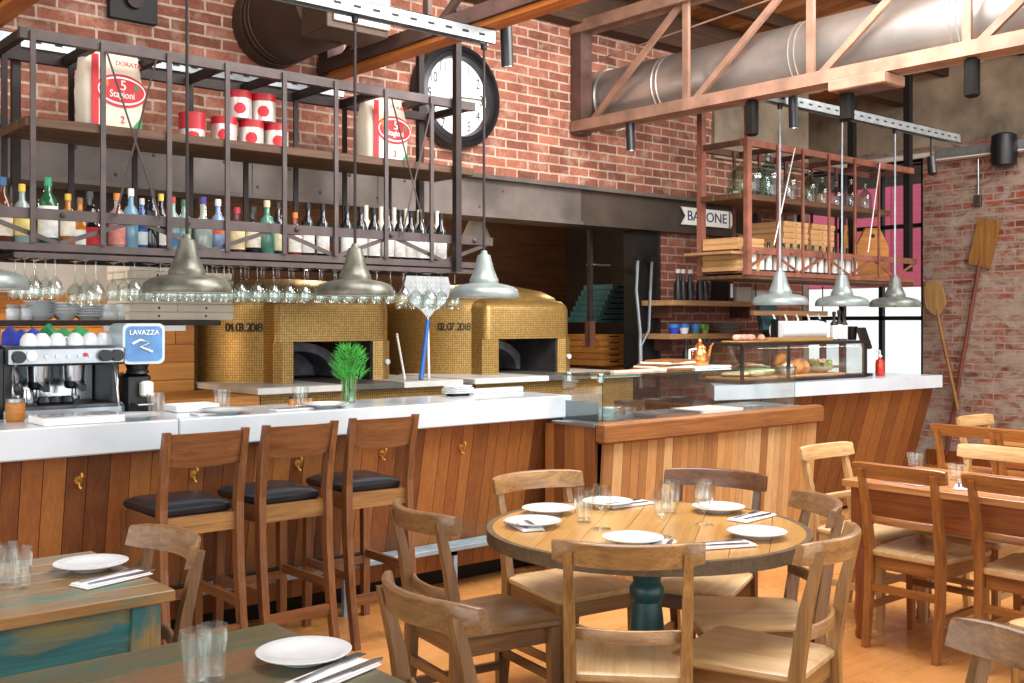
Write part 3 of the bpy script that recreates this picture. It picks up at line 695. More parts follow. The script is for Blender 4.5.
# ------------------------------------------------------------------ flour sacks and tins on the plank shelf
def sack(label, px, w, h, yy, rz):
    q = YP(px,150,yy); t = thing('flour_sack',label,'sack',(q.x,yy,2.441),rz,'flour sacks on the plank shelf')
    b = MB(); rings = []
    for i in range(9):
        z = h*i/8; k = 1-.06*abs(i/8-.45)*2; d = .085*(1 if i<6 else 1-.28*(i-5)); ww = w/2*k*(1+.02*math.sin(i*2.1))
        rings.append([(ww*math.copysign(abs(math.cos(a))**.45,math.cos(a)), d*math.copysign(abs(math.sin(a))**.45,math.sin(a)), z+.006*math.sin(5*a+i)) for a in [2*PI*k_/32 for k_ in range(32)]])
    b.loft(rings).build('paper_bag', M['sack'], t)
    MB().box(-w*.5+.03,-w*.5+.065,-.089,-.0855,.01,h*.9).build('red_stripe', M['red'], t, smooth=False)
    MB().box(-w*.47,w*.44,-.03,.03,h-.01,h+.025,.008).build('folded_top', M['sack'], t, smooth=False)
    def ell(rx,rz_,y,m,nm):
        MB().loft([[(rx*math.cos(2*PI*k/36)+.025,yy_,rz_*math.sin(2*PI*k/36)+h*.5) for k in range(36)] for yy_ in (y,y-.002)]).build(nm, m, t, smooth=False)
    ell(w*.42,h*.2,-.0885,M['red'],'oval_rim'); ell(w*.39,h*.17,-.0905,M['white_print'],'oval_band'); ell(w*.37,h*.145,-.0925,M['red'],'oval_badge')
    text('badge_number','5',h*.17,M['white_print'],(.03,-.096,h*.56),(PI/2,0,0),t); text('badge_word','Stagioni',h*.12,M['white_print'],(.025,-.096,h*.45),(PI/2,0,0),t,sx=.85)
    MB().ball((-.06,-.0935,h*.57),.022,8,(1,.1,1)).build('orange_fruit_print', M['orange_print'], t); MB().ball((.1,-.0935,h*.55),.018,8,(1,.1,1)).build('green_leaf_print', M['green_print'], t)
    text('top_word','DORATA',h*.08,M['red'],(.06,-.088,h*.83),(PI/2,0,0),t); text('small_print','2',h*.12,M['red'],(.03,-.089,h*.15),(PI/2,0,0),t)
    MB().prism([(w*.2,.006),(w*.42,.006),(w*.42,.09)],-.0885,-.087,'y').build('green_corner_print', M['green_print'], t, smooth=False)
sack('cream flour sack with red oval badge at the left end of the plank shelf',109,.315,.41,5.42,.08)
sack('whiter flour sack with a red oval badge at the right end of the plank shelf',382,.315,.41,5.45,.08)
def tin(label,px,lvl,yy=5.4,fullred=False):
    q = YP(px,150,yy); h = .15; t = thing('tomato_tin',label,'tin',(q.x,yy,2.441+lvl*(h+.002)),random.uniform(-.5,-.25),'tomato tins on the plank shelf')
    r = .068
    MB().lathe([(r,0),(r*1.03,.004),(r,.01),(r,h-.01),(r*1.03,h-.004),(r*.97,h)],seg=26).build('can', M['tin'], t)
    MB().lathe([(r*1.01,h*(.42 if fullred else .74)),(r*1.01,h*.97)],seg=26,cap=False).build('red_band', M['red_cap'], t)
    MB().lathe([(r*1.035,h-.008),(r*1.035,h+.001),(r*.9,h+.001)],seg=26).build('lid_rim', M['red_cap'], t)
    b = MB()
    a0 = -PI/2
    for zz,hw in ((.026,.24),(.0325,.36),(.039,.43),(.0455,.47),(.052,.49),(.0585,.47),(.065,.43),(.0715,.36),(.078,.24)):
        z_ = zz if not fullred else zz*.6
        b.loft([[(r*1.015*math.cos(a),r*1.015*math.sin(a),z_-.0033*(.6 if fullred else 1)),(r*1.015*math.cos(a),r*1.015*math.sin(a),z_+.0033*(.6 if fullred else 1)),(r*1.02*math.cos(a),r*1.02*math.sin(a),z_+.0033*(.6 if fullred else 1)),(r*1.02*math.cos(a),r*1.02*math.sin(a),z_-.0033*(.6 if fullred else 1))] for a in [a0-hw+2*hw*k/6 for k in range(7)]])
    b.build('emblem', M['red'], t)
tin('red and silver tin standing apart at the left of the tin group',192,0,fullred=True)
for px,l in ((224,'first tin from the left in the bottom row of the tin stack'),(251,'second tin from the left in the bottom row of the tin stack'),(276,'right end tin in the bottom row of the tin stack')): tin(l,px,0)
tin('left tin of the two stacked on top of the others',239,1); tin('right tin of the two stacked on top of the others',263,1)

# ------------------------------------------------------------------ pizza ovens
def oven(label,X0,X1,date,dth,ledge0,ledge1):
    cx = (X0+X1)/2; Yf = 6.17; zl, zt, zm = 1.1, 1.665, 1.365
    t = thing('pizza_oven',label,'oven',(cx,Yf,0),0,'gold mosaic pizza ovens'); w = (X1-X0)/2
    # round body with a low dome
    b = MB(); r = .74; cy = .76
    prof = [(r,zl-.02),(r,zm),(r,zt-.1),(r*.985,zt-.04),(r*.93,zt+.02),(r*.78,zt+.075),(r*.5,zt+.115),(r*.2,zt+.13),(0,zt+.132)]
    b.lathe(prof,(0,cy,0),72,uv=True)
    kill = [f for f in b.bm.faces if f.calc_center_median().z < zm-.01 and abs(f.calc_center_median().x) < w-.1 and f.calc_center_median().y < cy]
    bmesh.ops.delete(b.bm, geom=kill, context='FACES')
    b.build('round_body', M['gold'], t)
    # hood : rounded rectangle in plan, rounded top, open mouth at the front
    def plan(i,z,rad=.14):
        a0,a1,b0,b1 = -w+i, w-i, i, .75; pts = []
        for (cx_,cy_,s) in ((a1-rad,b0+rad,-PI/2),): 
            for k in range(9): pts.append((cx_+rad*math.cos(s+PI/2*k/8), cy_+rad*math.sin(s+PI/2*k/8), z))
        pts += [(a1,b1,z),(a0,b1,z)]
        r2 = .05
        for k in range(5): pts.append((a0+r2+r2*math.cos(PI+PI/2*k/4), b0+r2+r2*math.sin(PI+PI/2*k/4), z))
        return pts
    b = MB(); b.loft([plan(0,zm),plan(0,zt-.08),plan(.01,zt-.045),plan(.035,zt-.015),plan(.08,zt),plan(.2,zt+.03)],uv=True); b.build('hood', M['gold'], t)
    # jambs and side cheek under the hood
    b = MB(); b.loft([[(-w,.05,z),(-w+.04,.0,z),(-w+.12,.0,z),(-w+.12,.6,z),(-w,.75,z)] for z in (zl,zm)],uv=True); b.build('left_jamb', M['gold'], t)
    b = MB(); b.loft([[(w-.17,.02,z),(w-.1,.0,z),(w-.03,.03,z),(w,.12,z),(w,.75,z),(w-.17,.75,z)] for z in (zl,zm)],uv=True); b.build('right_jamb', M['gold'], t)
    b = MB(); b.box(-w+.13,w-.18,.7,.74,zl,zm); b.box(-w+.125,-w+.135,.02,.5,zl,zm); b.box(w-.185,w-.175,.03,.5,zl,zm); b.build('mouth_recess', M['soot'], t, smooth=False)
    b = MB(); n = 16; r1, r2 = .34, .26
    arch = [(r1*math.cos(PI*k/n)-.03, zl+.01+.24*math.sin(PI*k/n)) for k in range(n+1)]; inn = [(r2*math.cos(PI*k/n)-.03, zl+.01+.18*math.sin(PI*k/n)) for k in range(n,-1,-1)]
    b.loft([[(a,yy,z) for a,z in arch+inn] for yy in (.45,.7)]); b.build('mouth_arch', M['ember'], t)
    MB().prism([(.25*math.cos(PI*k/n)-.03, zl+.01+.175*math.sin(PI*k/n)) for k in range(n+1)],.69,.698,'y').build('iron_door', M['ember'], t, smooth=False)
    MB().cyl((w-.065,.012,zl+.12),(w-.065,-.008,zl+.12),.019,seg=18).build('round_gauge', M['china'], t)
    # date figures on the left cheek
    th = math.radians(dth)
    for i,ch in enumerate(date):
        a_ = th+(i-4.5)*.033
        text('date_figure',ch,.08,M['black_print'],((r+.004)*math.cos(a_),cy+(r+.004)*math.sin(a_),1.455),(PI/2,0,a_+PI/2),t,.004,.95)
    # ledge
    lx0, lx1 = ledge0-cx, ledge1-cx; y0 = 5.80-Yf
    b = MB(); b.loft([[(lx0+.05,y0+.06,z),(lx1-.03,y0+.06,z),(lx1-.03,.7,z),(lx0+.05,.7,z)] for z in (.15,zl-.04)],uv=True); b.build('ledge_base', M['gold'], t)
    m1, m2 = -w*.35, w*.6
    for xa,xb,m in ((lx0,m1,'stone'),(m1+.003,m2,'stone_dark'),(m2+.003,lx1,'stone')):
        MB().box(xa,xb,y0,.55,zl-.04,zl,.004).build('ledge_slab', M[m], t, smooth=False)
    return t
oven('gold mosaic pizza oven behind the bar stools dated 04.03.2018',3.30,4.21,'04.03.2018',222,2.98,4.52)
oven('gold mosaic pizza oven right of centre dated 02.07.2018',5.02,5.93,'02.07.2018',222,4.62,6.3)
# low pale wall left of the first oven
tag(MB().box(2.35,2.97,5.75,6.5,.2,1.06,.005).build('side_counter', M['crate'], smooth=False),'dark orange wooden counter end left of the first oven','counter')
# perforated peel with blue handle, rods
p = YP(421,372,5.92)
pt = YP(427,320,p.y+.06); hx = pt.x-p.x
t = thing('pizza_peel','round perforated metal pizza peel with blue handle leaning on the first oven ledge','pizza peel',(p.x,p.y,1.105))
hz = pt.z-1.105
MB().cyl((0,0,0),(hx,.05,hz),.017,.015,12).build('handle', M['blue'], t)
MB().cyl((hx,.05,hz),(hx+.004,.053,hz+.03),.01,seg=10).build('ferrule', M['chrome'], t)
b = MB(); n = 36; r = .17
out = []
for k in range(n+1):
    a = -PI/2-.0+2*PI*k/n
rr = [(-.012,0),(.012,0),(.05,.045),(.12,.09),(.165,.15),(.172,.22),(.155,.29),(.1,.335),(0,.35),(-.1,.335),(-.155,.29),(-.172,.22),(-.165,.15),(-.12,.09),(-.05,.045)]
b.loft([[(hx+.006+x*1.12,.053+z*.03+d,hz+.02+z*1.0) for x,z in rr] for d in (0,.004)]).build('blade', M['mirror_peel'], t)
b = MB()
for i in range(-4,5):
    for j in range(7):
        x, z = i*.032, .1+j*.034
        if x*x/(.15**2)+(z-.2)**2/(.13**2) < 1: b.cyl((hx+.006+x*1.1,.053+z*.03-.001,hz+.02+z),(hx+.006+x*1.1,.053+z*.03-.003,hz+.02+z),.006,seg=8)
b.build('perforation_pattern', M['stone'], t)
for (a,c_,y1,lab) in (((405,372),(397,335),.22,'thin white oven tool leaning against the first oven'),((429,371),(428,325),.14,'thin pale rod beside the blue handled peel')):
    p = YP(*a,5.95); p.z = 1.101; e = YP(*c_,p.y+y1)
    t = thing('oven_tool',lab,'tool',p); MB().cyl((0,0,.005),e-p,.008,seg=8).build('rod', M['white_sheet'], t); MB().ball(e-p,.014,8).build('tip', M['brushed'], t)
# kitchen items behind the second oven
p = YP(632,330,6.9)
def crate_stack(px0,px1,py0,py1,Y,n,label,mat):
    a, c = YP(px0,py1,Y), YP(px1,py0,Y)
    h = (c.z-a.z)/n
    for i in range(n):
        t = thing('dough_tray',label%('bottom','second','third','fourth','top')[min(i,4) if i<n-1 else 4],'tray',((a.x+c.x)/2,Y+.25,a.z+i*h)); w = (c.x-a.x)/2
        b = MB(); b.box(-w,w,-.25,-.235,.004,h-.004); b.box(-w,w,.235,.25,.004,h-.004); b.box(-w,-w+.015,-.235,.235,.004,h-.004); b.box(w-.015,w,-.235,.235,.004,h-.004); b.box(-w,w,-.25,.25,.0,.006)
        b.build('box', M[mat], t, smooth=False); MB().box(-.06,.06,-.2535,-.25,h*.55,h*.75).build('grip_slot', M['iron'], t, smooth=False)
crate_stack(600,628,334,366,6.75,5,'orange wooden dough tray in the kitchen stack, %s of the stack','crate')
a = YP(600,330,6.9)
tag(MB().box(a.x-.35,a.x+.62,6.62,7.4,.2,1.06,.01).build('kitchen_counter', M['crate'], smooth=False),'wooden kitchen counter behind the second oven','counter')
for i in range(7):
    q = YP(603+i*2.6, 322-i*5.4, 7.2)
    t = thing('plastic_crate','teal plastic crate leaning in the dark kitchen, %s from the bottom'%('first','second','third','fourth','fifth','sixth','seventh')[i],'crate',(q.x+.22,7.4,q.z),0,'teal crates in the kitchen')
    b = MB(); b.box(-.3,.3,-.2,-.18,0,.05); b.box(-.3,.3,.18,.2,0,.05); b.box(-.3,-.28,-.18,.18,0,.05); b.box(.28,.3,-.18,.18,0,.05); b.box(-.3,.3,-.2,.2,-.004,.004); b.build('shell', M['teal_tray'], t, smooth=False)
    MB().box(-.24,.24,-.204,-.2,.018,.034).build('ribs', M['iron'], t, smooth=False)
q = YP(590,300,6.35)
t = thing('hanging_pole','dark steel pole with a small plate bracket hanging in the kitchen opening','pole',(q.x,6.35,0))
MB().box(-.018,.018,-.018,.018,1.28,2.27).build('pole', M['steel_dark'], t, smooth=False); z_ = YP(590,264,6.35).z
MB().box(0,.2,-.05,.05,z_-.012,z_,.003).build('bracket_plate', M['brushed'], t, smooth=False); MB().box(-.03,.03,-.03,.03,1.28,1.5).build('sleeve', M['rust_dark'], t, smooth=False)
MB().box(-.035,.035,-.022,-.018,1.3,1.42).build('tag_plate', M['iron'], t, smooth=False)
a = YP(636,300,6.12); c = YP(658,300,6.12)
t = thing('shutter_track','black folded steel shutter beside the brick pier','shutter',((a.x+c.x)/2,6.16,0)); w = (c.x-a.x)/2
MB().box(-w,w,-.05,.1,.1,2.26).build('panel', M['iron'], t, smooth=False); MB().box(w-.03,w,-.07,-.05,.1,2.26).build('edge', M['steel_dark'], t, smooth=False)
for px0,px1,py0,py1,lb in ((638,640,257,395,'pale bent steel pipe standing left of the black shutter'),(652,641,258,392,'pale kinked steel pipe standing right in front of the black shutter')):
    e0, e1 = YP(px0,py0,6.02), YP(px1,py1,6.02); mid = [e0, Vector((e0.x-.02,6.02,1.75)), Vector((e1.x if px0<640 else e0.x-.04,6.02,1.42)), Vector((e1.x,6.02,1.3)), Vector((e1.x,6.02,.95))]
    t = thing('steel_pipe',lb,'pipe',(0,0,0)); MB().tube(mid,.013,8).build('pipe', M['brushed'], t); MB().box(e0.x-.03,e0.x+.02,6.0,6.05,e0.z-.03,e0.z+.02).build('clip', M['iron'], t)

# ------------------------------------------------------------------ the bar
YF = 4.62
t = thing('bar_counter','long bar with white marble top and slanted brown planks','bar counter',(0,0,0))
b = MB(); xs = [-1.2,1.99,4.42]
for a,c in zip(xs,xs[1:]): b.box(a+.002,c-.002,YF,5.12,.93,1.06,.006)
b.build('marble_top', M['marble'], t, smooth=False)
MB().box(4.02,4.42,5.06,5.12,1.06,1.09,.004).build('marble_upstand', M['marble'], t, smooth=False)
def planks(b,x0,x1,top,bot,wmin,wmax,th=.02):
    x = x0
    while x < x1-.01:
        w = min(random.uniform(wmin,wmax),x1-x)
        if x1-x-w < .03: w = x1-x
        v = random.random(); (yt,zt),(yb,zb) = top,bot
        b.loft([[(x+.0015,yb,zb),(x+w-.0015,yb,zb),(x+w-.0015,yb+th,zb),(x+.0015,yb+th,zb)],[(x+.0015,yt,zt),(x+w-.0015,yt,zt),(x+w-.0015,yt+th,zt),(x+.0015,yt+th,zt)]],var=v); x += w
b = MB(); planks(b,-1.2,4.42,(4.70,.93),(4.86,.10),.07,.11); b.build('plank_front', M['planks'], t, smooth=False)
b = MB(); b.loft([[(x,4.73,.92),(x,5.1,.92),(x,5.1,.0),(x,4.94,.0),(x,4.9,.13)] for x in (-1.19,4.41)]); b.build('carcass', M['iron'], t, smooth=False)
MB().box(-1.2,4.2,4.685,4.82,.235,.262,.003).build('foot_board', M['footboard'], t, smooth=False)
for xx in (.9,1.9,2.9,3.6):
    b = MB(); b.box(xx-.012,xx+.012,4.69,4.715,0,.234); b.box(xx-.012,xx+.012,4.69,4.84,.212,.234); b.build('foot_board_leg', M['footboard'], t, smooth=False)
def onfront(px,py):
    # a point on the slanted front
    o = Vector((0,0,H)); r = Vector(ray(px,py)); n = Vector((0,-(.93-.13),-(.98-.70)*1.0)); n = Vector((0,-.83,-.16)); p0 = Vector((0,4.70,.93)); return o+r*((p0-o).dot(n)/r.dot(n))
for (px,py,l) in ((78,480,'brass coat hook on the bar front left of the bar stools'),(193,474,'brass coat hook seen through the first bar stool back'),(297,463,'brass coat hook seen through the middle bar stool back'),(381,453,'brass coat hook seen through the right bar stool back'),(460,447,'brass coat hook on the bar front right of the bar stools')):
    p = onfront(px,py); t = thing('coat_hook',l,'hook',(p.x,p.y,p.z),0,'brass coat hooks under the bar')
    MB().cyl((0,.01,.0),(0,-.008,0),.018,seg=12).build('rose', M['brass'], t); MB().tube([(0,-.005,.0),(0,-.035,-.005),(0,-.05,.02),(0,-.045,.035)],.006,8).build('hook', M['brass'], t); MB().tube([(0,-.005,-.005),(0,-.02,-.035),(0,-.035,-.03)],.005,8).build('lower_hook', M['brass'], t)
# island with the wood edge
XI0, XI1, YI, ZI = 4.245, 6.36, 4.17, .93
t = thing('serving_island','serving island clad in pale orange planks with a wooden edge','counter',(0,0,0))
b = MB(); planks(b,XI0+.03,XI1-.03,(YI+.04,ZI-.09),(YI+.10,0.0),.05,.085); b.build('plank_front', M['planks_pale'], t, smooth=False)
b = MB()
y = YI+.105
while y < 4.68:
    w = .085; b.box(XI0+.02,XI0+.04,y,min(y+w-.003,4.69),0.0,ZI-.03,0,random.random()); y += w
b.build('plank_side', M['planks'], t, smooth=False)  # darker planks here put the shade of this side into the colour
MB().box(XI0+.05,XI1-.05,YI+.13,4.69,0.02,ZI-.051).box(4.43,XI1-.05,4.691,5.1,.02,ZI-.051).build('carcass', M['iron'], t, smooth=False)
MB().box(XI0,XI1,YI,YI+.09,ZI-.115,ZI+.0,.012).build('front_edge', M['plank_cap'], t)
b = MB(); b.box(XI0,XI0+.05,YI+.091,4.615,ZI-.028,ZI-.008,.003); b.build('side_edge', M['brushed'], t, smooth=False)
MB().box(XI0+.052,XI1-.02,YI+.092,4.61,ZI-.05,ZI-.012,.004).box(4.43,XI1-.02,4.612,5.12,ZI-.05,ZI-.012,.004).build('steel_top', M['brushed'], t, smooth=False)
# glass guard on the island
gx0, gx1, gy0, gy1, gz = XI0+.03, 6.1, YI+.06, 4.55, 1.185
t = thing('glass_guard','low clear glass guard case on the serving island','glass case',(0,0,0))
MB().box(gx0,gx1,gy0,gy0+.008,ZI,gz).build('front_pane', M['glass_pane'], t, smooth=False)
MB().box(gx0,gx0+.008,gy0+.009,gy1,ZI,gz).build('side_pane', M['glass_pane'], t, smooth=False); MB().box(gx1-.008,gx1,gy0+.009,gy1,ZI,gz).build('side_pane', M['glass_pane'], t, smooth=False)
MB().box(gx0-.01,gx1+.01,gy0-.01,gy1,gz+.001,gz+.012).build('top_pane', M['glass_pane'], t, smooth=False)
for xx,yy in ((gx0+.02,gy0+.03),(gx0+.02,gy1-.03)): MB().cyl((xx,yy,gz-.03),(xx,yy,gz+.02),.02,seg=14).build('glass_clamp', M['chrome'], t)
MB().box(gx0+.012,gx0+.025,gy0+.05,gy1-.01,ZI,ZI+.11).build('dark_view_panel', M['dark_teal'], t, smooth=False)  # added dark panel, stands in for the dark view through the side pane
for xx,yy in ((gx0-.002,gy0-.002),(gx1-.006,gy0-.002)): MB().box(xx,xx+.008,yy,yy+.0015,ZI,gz).build('pane_edge', M['glass_edge'], t, smooth=False)
MB().box(gx0-.01,gx1+.01,gy0-.0115,gy0-.0102,gz,gz+.013).build('pane_edge', M['glass_edge'], t, smooth=False); MB().box(gx0-.0115,gx0-.0102,gy0,gy1,gz,gz+.013).build('pane_edge', M['glass_edge'], t, smooth=False)
# second counter on the right, with a bend
t = thing('service_counter','white topped service counter on the right clad in slanted brown planks','counter',(0,0,0))
pl = [(5.72,4.66),(6.28,4.52),(8.36,4.38)]
b = MB(); b.prism([(5.78,4.65),(6.28,4.52),(8.36,4.38),(8.36,5.0),(6.35,5.2)],.96,1.06); b.build('marble_top', M['marble'], t, smooth=False)
b = MB()
for (xa,ya),(xb,yb) in (((6.40,4.512),(8.36,4.38)),):
    d = math.hypot(xb-xa,yb-ya); n = max(1,round(d/.14)); 
    for i in range(n):
        f0, f1 = i/n+.0015, (i+1)/n-.0015; v = random.random()
        A = Vector((xa+(xb-xa)*f0,ya+(yb-ya)*f0,0)); B = Vector((xa+(xb-xa)*f1,ya+(yb-ya)*f1,0))
        sk = 0
        b.loft([[A+Vector((sk,.34,.03)),B+Vector((sk,.34,.03)),B+Vector((sk,.37,.03)),A+Vector((sk,.37,.03))],[A+Vector((-.03,.06,.955)),B+Vector((-.03,.06,.955)),B+Vector((-.03,.09,.955)),A+Vector((-.03,.09,.955))]],var=v)
b.build('plank_front', M['planks'], t, smooth=False)
b = MB(); b.loft([[(8.33,4.46,.955),(8.33,4.98,.955),(8.33,4.98,.0),(8.33,4.76,.0)],[(8.29,4.46,.955),(8.29,4.98,.955),(8.29,4.98,.0),(8.29,4.76,.0)]]); b.build('end_panel', M['leg_red'], t, smooth=False)
b = MB(); b.loft([[(6.4,5.15,0),(6.4,5.15,.95),(8.28,4.98,.95),(8.28,4.98,0)],[(6.4,4.95,0),(6.4,4.72,.95),(8.28,4.58,.95),(8.28,4.8,0)]]); b.build('carcass', M['iron'], t, smooth=False)

# pastry case on the service counter
a = YP(716,380,4.62); e = YP(871,377,4.5)
t = thing('pastry_case','dark framed glass pastry case with breads on the service counter','display case',(0,0,0))
cx0, cx1, cy0, cy1, cz0, cz1 = 6.02, 7.6, 4.6, 5.0, 1.062, 1.325
tf = Matrix.Rotation(-.055,4,'Z')
b = MB()
for xx in (cx0,6.56,cx1-.02):
    b.box(xx,xx+.02,cy0,cy0+.02,cz0,cz1)
for xx in (cx0,cx1-.02): b.box(xx,xx+.02,cy1-.02,cy1,cz0,cz1)
b.box(cx0,cx1,cy0,cy0+.02,cz0,cz0+.02); b.box(cx0,cx1,cy1-.02,cy1,cz0,cz0+.02); b.box(cx0,cx0+.02,cy0,cy1,cz0,cz0+.02); b.box(cx1-.02,cx1,cy0,cy1,cz0,cz0+.02)
b.build('frame', M['steel_dark'], t, smooth=False)
MB().box(cx0-.02,cx1+.02,cy0-.02,cy1+.02,cz1,cz1+.022,.003).build('top_shelf', M['steel_dark'], t, smooth=False)
b = MB(); b.box(cx0+.02,cx1-.02,cy0+.006,cy0+.011,cz0+.02,cz1); b.build('front_pane', M['glass_pane'], t, smooth=False)
MB().box(cx0+.006,cx0+.011,cy0+.02,cy1-.02,cz0+.02,cz1).build('side_pane', M['glass_pane'], t, smooth=False); MB().box(cx1-.011,cx1-.006,cy0+.02,cy1-.02,cz0+.02,cz1).build('side_pane', M['glass_pane'], t, smooth=False)
def bread(name,label,p,sx,sy,sz,mat,grp,cat='bread',jit=.08):
    b = MB(); b.ball((0,0,sz*.85),1,16,(sx,sy,sz),jit=jit); o = b.build(name, M[mat]); o.location = p
    o.rotation_euler = (0,0,random.uniform(-.4,.4)); return tag(o,label,cat,grp)
zc0 = cz0+.022
tag(MB().box(6.06,6.52,4.66,4.96,zc0,zc0+.02,.006).build('serving_board', M['board_wood'], smooth=False),'pale wooden board under the flatbreads in the pastry case','board')
bread('flatbread','flat floury bread at the left of the pastry case',(6.2,4.78,zc0+.021),.16,.1,.02,'dough','breads in the pastry case')
bread('flatbread','pale folded flatbread next to the case upright',(6.38,4.76,zc0+.021),.15,.1,.045,'dough','breads in the pastry case')
bread('flatbread','thick golden flatbread behind the pale folded one',(6.44,4.88,zc0+.021),.13,.08,.05,'board_wood','breads in the pastry case')
tag(MB().box(6.6,7.4,4.66,4.96,zc0,zc0+.016,.005).build('serving_board', M['board_wood'], smooth=False),'wooden board under the crusty loaves in the pastry case','board')
bread('bread_loaf','crusty brown loaf in the right half of the pastry case',(6.8,4.76,zc0+.017),.095,.075,.058,'crust','breads in the pastry case',jit=.12)
bread('bread_loaf','second crusty loaf behind the brown loaf',(6.98,4.8,zc0+.017),.09,.075,.062,'crust','breads in the pastry case',jit=.12)
bread('bread_loaf','third crusty loaf at the back between the other two',(6.9,4.9,zc0+.017),.085,.06,.085,'crust','breads in the pastry case',jit=.12)
bread('flatbread','long floury bread lying in front of the thick golden flatbread',(6.32,4.7,zc0+.021),.13,.045,.03,'dough','breads in the pastry case')
t = thing('salad_bowl','bowl of pink and green salad in the pastry case','bowl',(7.24,4.8,zc0+.017)); MB().lathe([(.05,0),(.1,.03),(.12,.05),(.11,.05),(.05,.012)],seg=22).build('dish', M['china'], t)
b = MB(); 
for k in range(26): a_ = random.random()*6.28; r_ = .085*random.random()**.5; b.ball((r_*math.cos(a_),r_*math.sin(a_),.055+random.random()*.035),.022,6,(1,1,.7))
o = b.build('salad_leaves', M['salad'], t)
b = MB(); 
for k in range(9): a_ = random.random()*6.28; r_ = .07*random.random()**.5; b.ball((r_*math.cos(a_),r_*math.sin(a_),.09),.018,6)
b.build('pink_radish', M['garlic'], t)
bread('meringue','white meringue swirl beside the crusty loaf in the pastry case',(6.68,4.7,zc0+.017),.05,.045,.05,'china','breads in the pastry case','cake',.2)
# things on the pastry case
zt_ = cz1+.022
def ontop(px,yy): return YP(px,340,yy).x
t = thing('tray_of_bulbs','small tray with pale pink garlic bulbs on the pastry case','tray',(ontop(746,4.75),4.75,zt_)); MB().box(-.17,.17,-.09,.09,0,.012,.004).build('tray', M['board_wood'], t, smooth=False)
for k in range(7): MB().ball((-.13+.043*k,random.uniform(-.04,.02),.035),.028,10,(1,1,.85)).build('garlic_bulb', M['garlic'], t)
tag(MB().box(ontop(764,4.7),ontop(829,4.7),4.66,4.95,zt_,zt_+.028,.006).build('cutting_board', M['board_wood'], smooth=False),'long pale cutting board lying on the pastry case','cutting board')
for px,h,k in ((834,.2,'left'),(839,.21,'middle'),(844,.2,'right')):
    t = thing('oil_bottle','slim dark bottle with white label on the pastry case, %s of three'%k,'bottle',(ontop(px,4.8),4.8,zt_),0,'dark bottles on the pastry case')
    MB().lathe([(.026,0),(.028,.01),(.028,h*.66),(.012,h*.78),(.012,h*.97),(.015,h)],seg=14).build('bottle_glass', M['black'], t); MB().lathe([(.0288,h*.05),(.0288,h*.6)],seg=14,cap=False).build('paper_label', M['paper'], t); MB().lathe([(.0155,h),(.016,h*1.12),(.01,h*1.14)],seg=10).build('cap', M['steel_dark'], t)
t = thing('menu_cup','dark tapered cup beside the bottles on the pastry case','cup',(ontop(852,4.8),4.8,zt_)); MB().lathe([(.032,0),(.045,.11),(.041,.11),(.03,.008)],seg=18).build('cup', M['iron'], t)
q = YP(866,340,4.86)
t = thing('card_reader','dark payment terminal on a stand beside the pastry case','card reader',(7.72,4.7,1.062)); MB().box(-.05,.05,-.05,.05,0,.02,.004).build('base', M['iron'], t); MB().box(-.012,.012,-.012,.012,.02,.24).build('stem', M['iron'], t)
b = MB().T((0,0,.3),0,-.35); b.box(-.06,.06,-.012,.012,-.09,.09,.006); b.build('screen_case', M['steel_dark'], t)
q = ZP(888,379,1.092) if False else YP(880,372,4.62)
t = thing('soap_bottle','red pump soap bottle on the white service counter','soap bottle',(q.x,4.62,1.062)); MB().lathe([(.032,0),(.036,.01),(.036,.1),(.03,.125),(.014,.135),(.014,.15)],seg=18).build('bottle', M['soap'], t)
MB().lathe([(.017,.15),(.017,.165),(.006,.168),(.006,.2)],seg=12).build('pump', M['white_sheet'], t); MB().tube([(0,0,.2),(-.04,0,.203),(-.05,0,.195)],.006,8).build('spout', M['white_sheet'], t)
# back shelves on the pier
def shelf(label,px0,px1,py,Y0,thk=.045,mat='pale_board'):
    a, c = YP(px0,py,Y0), YP(px1,py,Y0)
    t = thing('wall_shelf',label,'shelf',((a.x+c.x)/2,YB,a.z)); w = (c.x-a.x)/2
    MB().box(-w,w,Y0-YB,-.002+.022,-thk,0,.004).build('board', M[mat], t, smooth=False)
    for s in (-.8,.8): MB().box(w*s-.012,w*s+.012,-.2,.02,-thk-.1,-thk-.001,.003).build('bracket', M['rust_dark'], t, smooth=False)
    return a.z
zs1 = shelf('upper pale wooden shelf on the brick pier',672,770,300,5.78); zs2 = shelf('middle wooden shelf on the brick pier holding dishes',672,790,334,5.78); zs3 = shelf('low wooden shelf on the brick pier with dark bottles',660,716,370,5.78,.045,'shelf_wood')
def at_shelf(px,z,yy=5.9): return (YP(px,300,yy).x,yy,z)
for n_,(px,z,txt) in enumerate(((678,zs1,'far left'),(683,zs1,'second'),(690,zs1,'third'),(700,zs1,'fourth'),(705,zs1,'right end'))):
    t = thing('sauce_bottle','dark bottle with pale top on the upper pier shelf, %s of the row'%txt,'bottle',at_shelf(px,z,5.86),0,'dark bottles on the pier shelf'); MB().lathe([(.032,0),(.034,.01),(.034,.14),(.014,.18),(.014,.24)],seg=12).build('bottle_glass', M['black'], t); MB().lathe([(.02,.225),(.022,.255),(.012,.26)],seg=10).build('cap', M['stone'], t)
t = thing('paper_towel','stack of white folded towels on the upper pier shelf','towels',at_shelf(757,zs1,5.88)); MB().box(-.14,.14,-.1,.1,0,.1,.015).build('stack', M['napkin'], t)
t = thing('storage_box','pale grey box beside the white towels on the upper pier shelf','box',at_shelf(735,zs1,5.88)); MB().box(-.1,.1,-.1,.1,0,.12,.004).build('carton', M['grey_panel'], t, smooth=False); MB().box(-.102,.102,-.102,.102,.1,.125,.003).build('lid', M['grey_panel'], t, smooth=False)
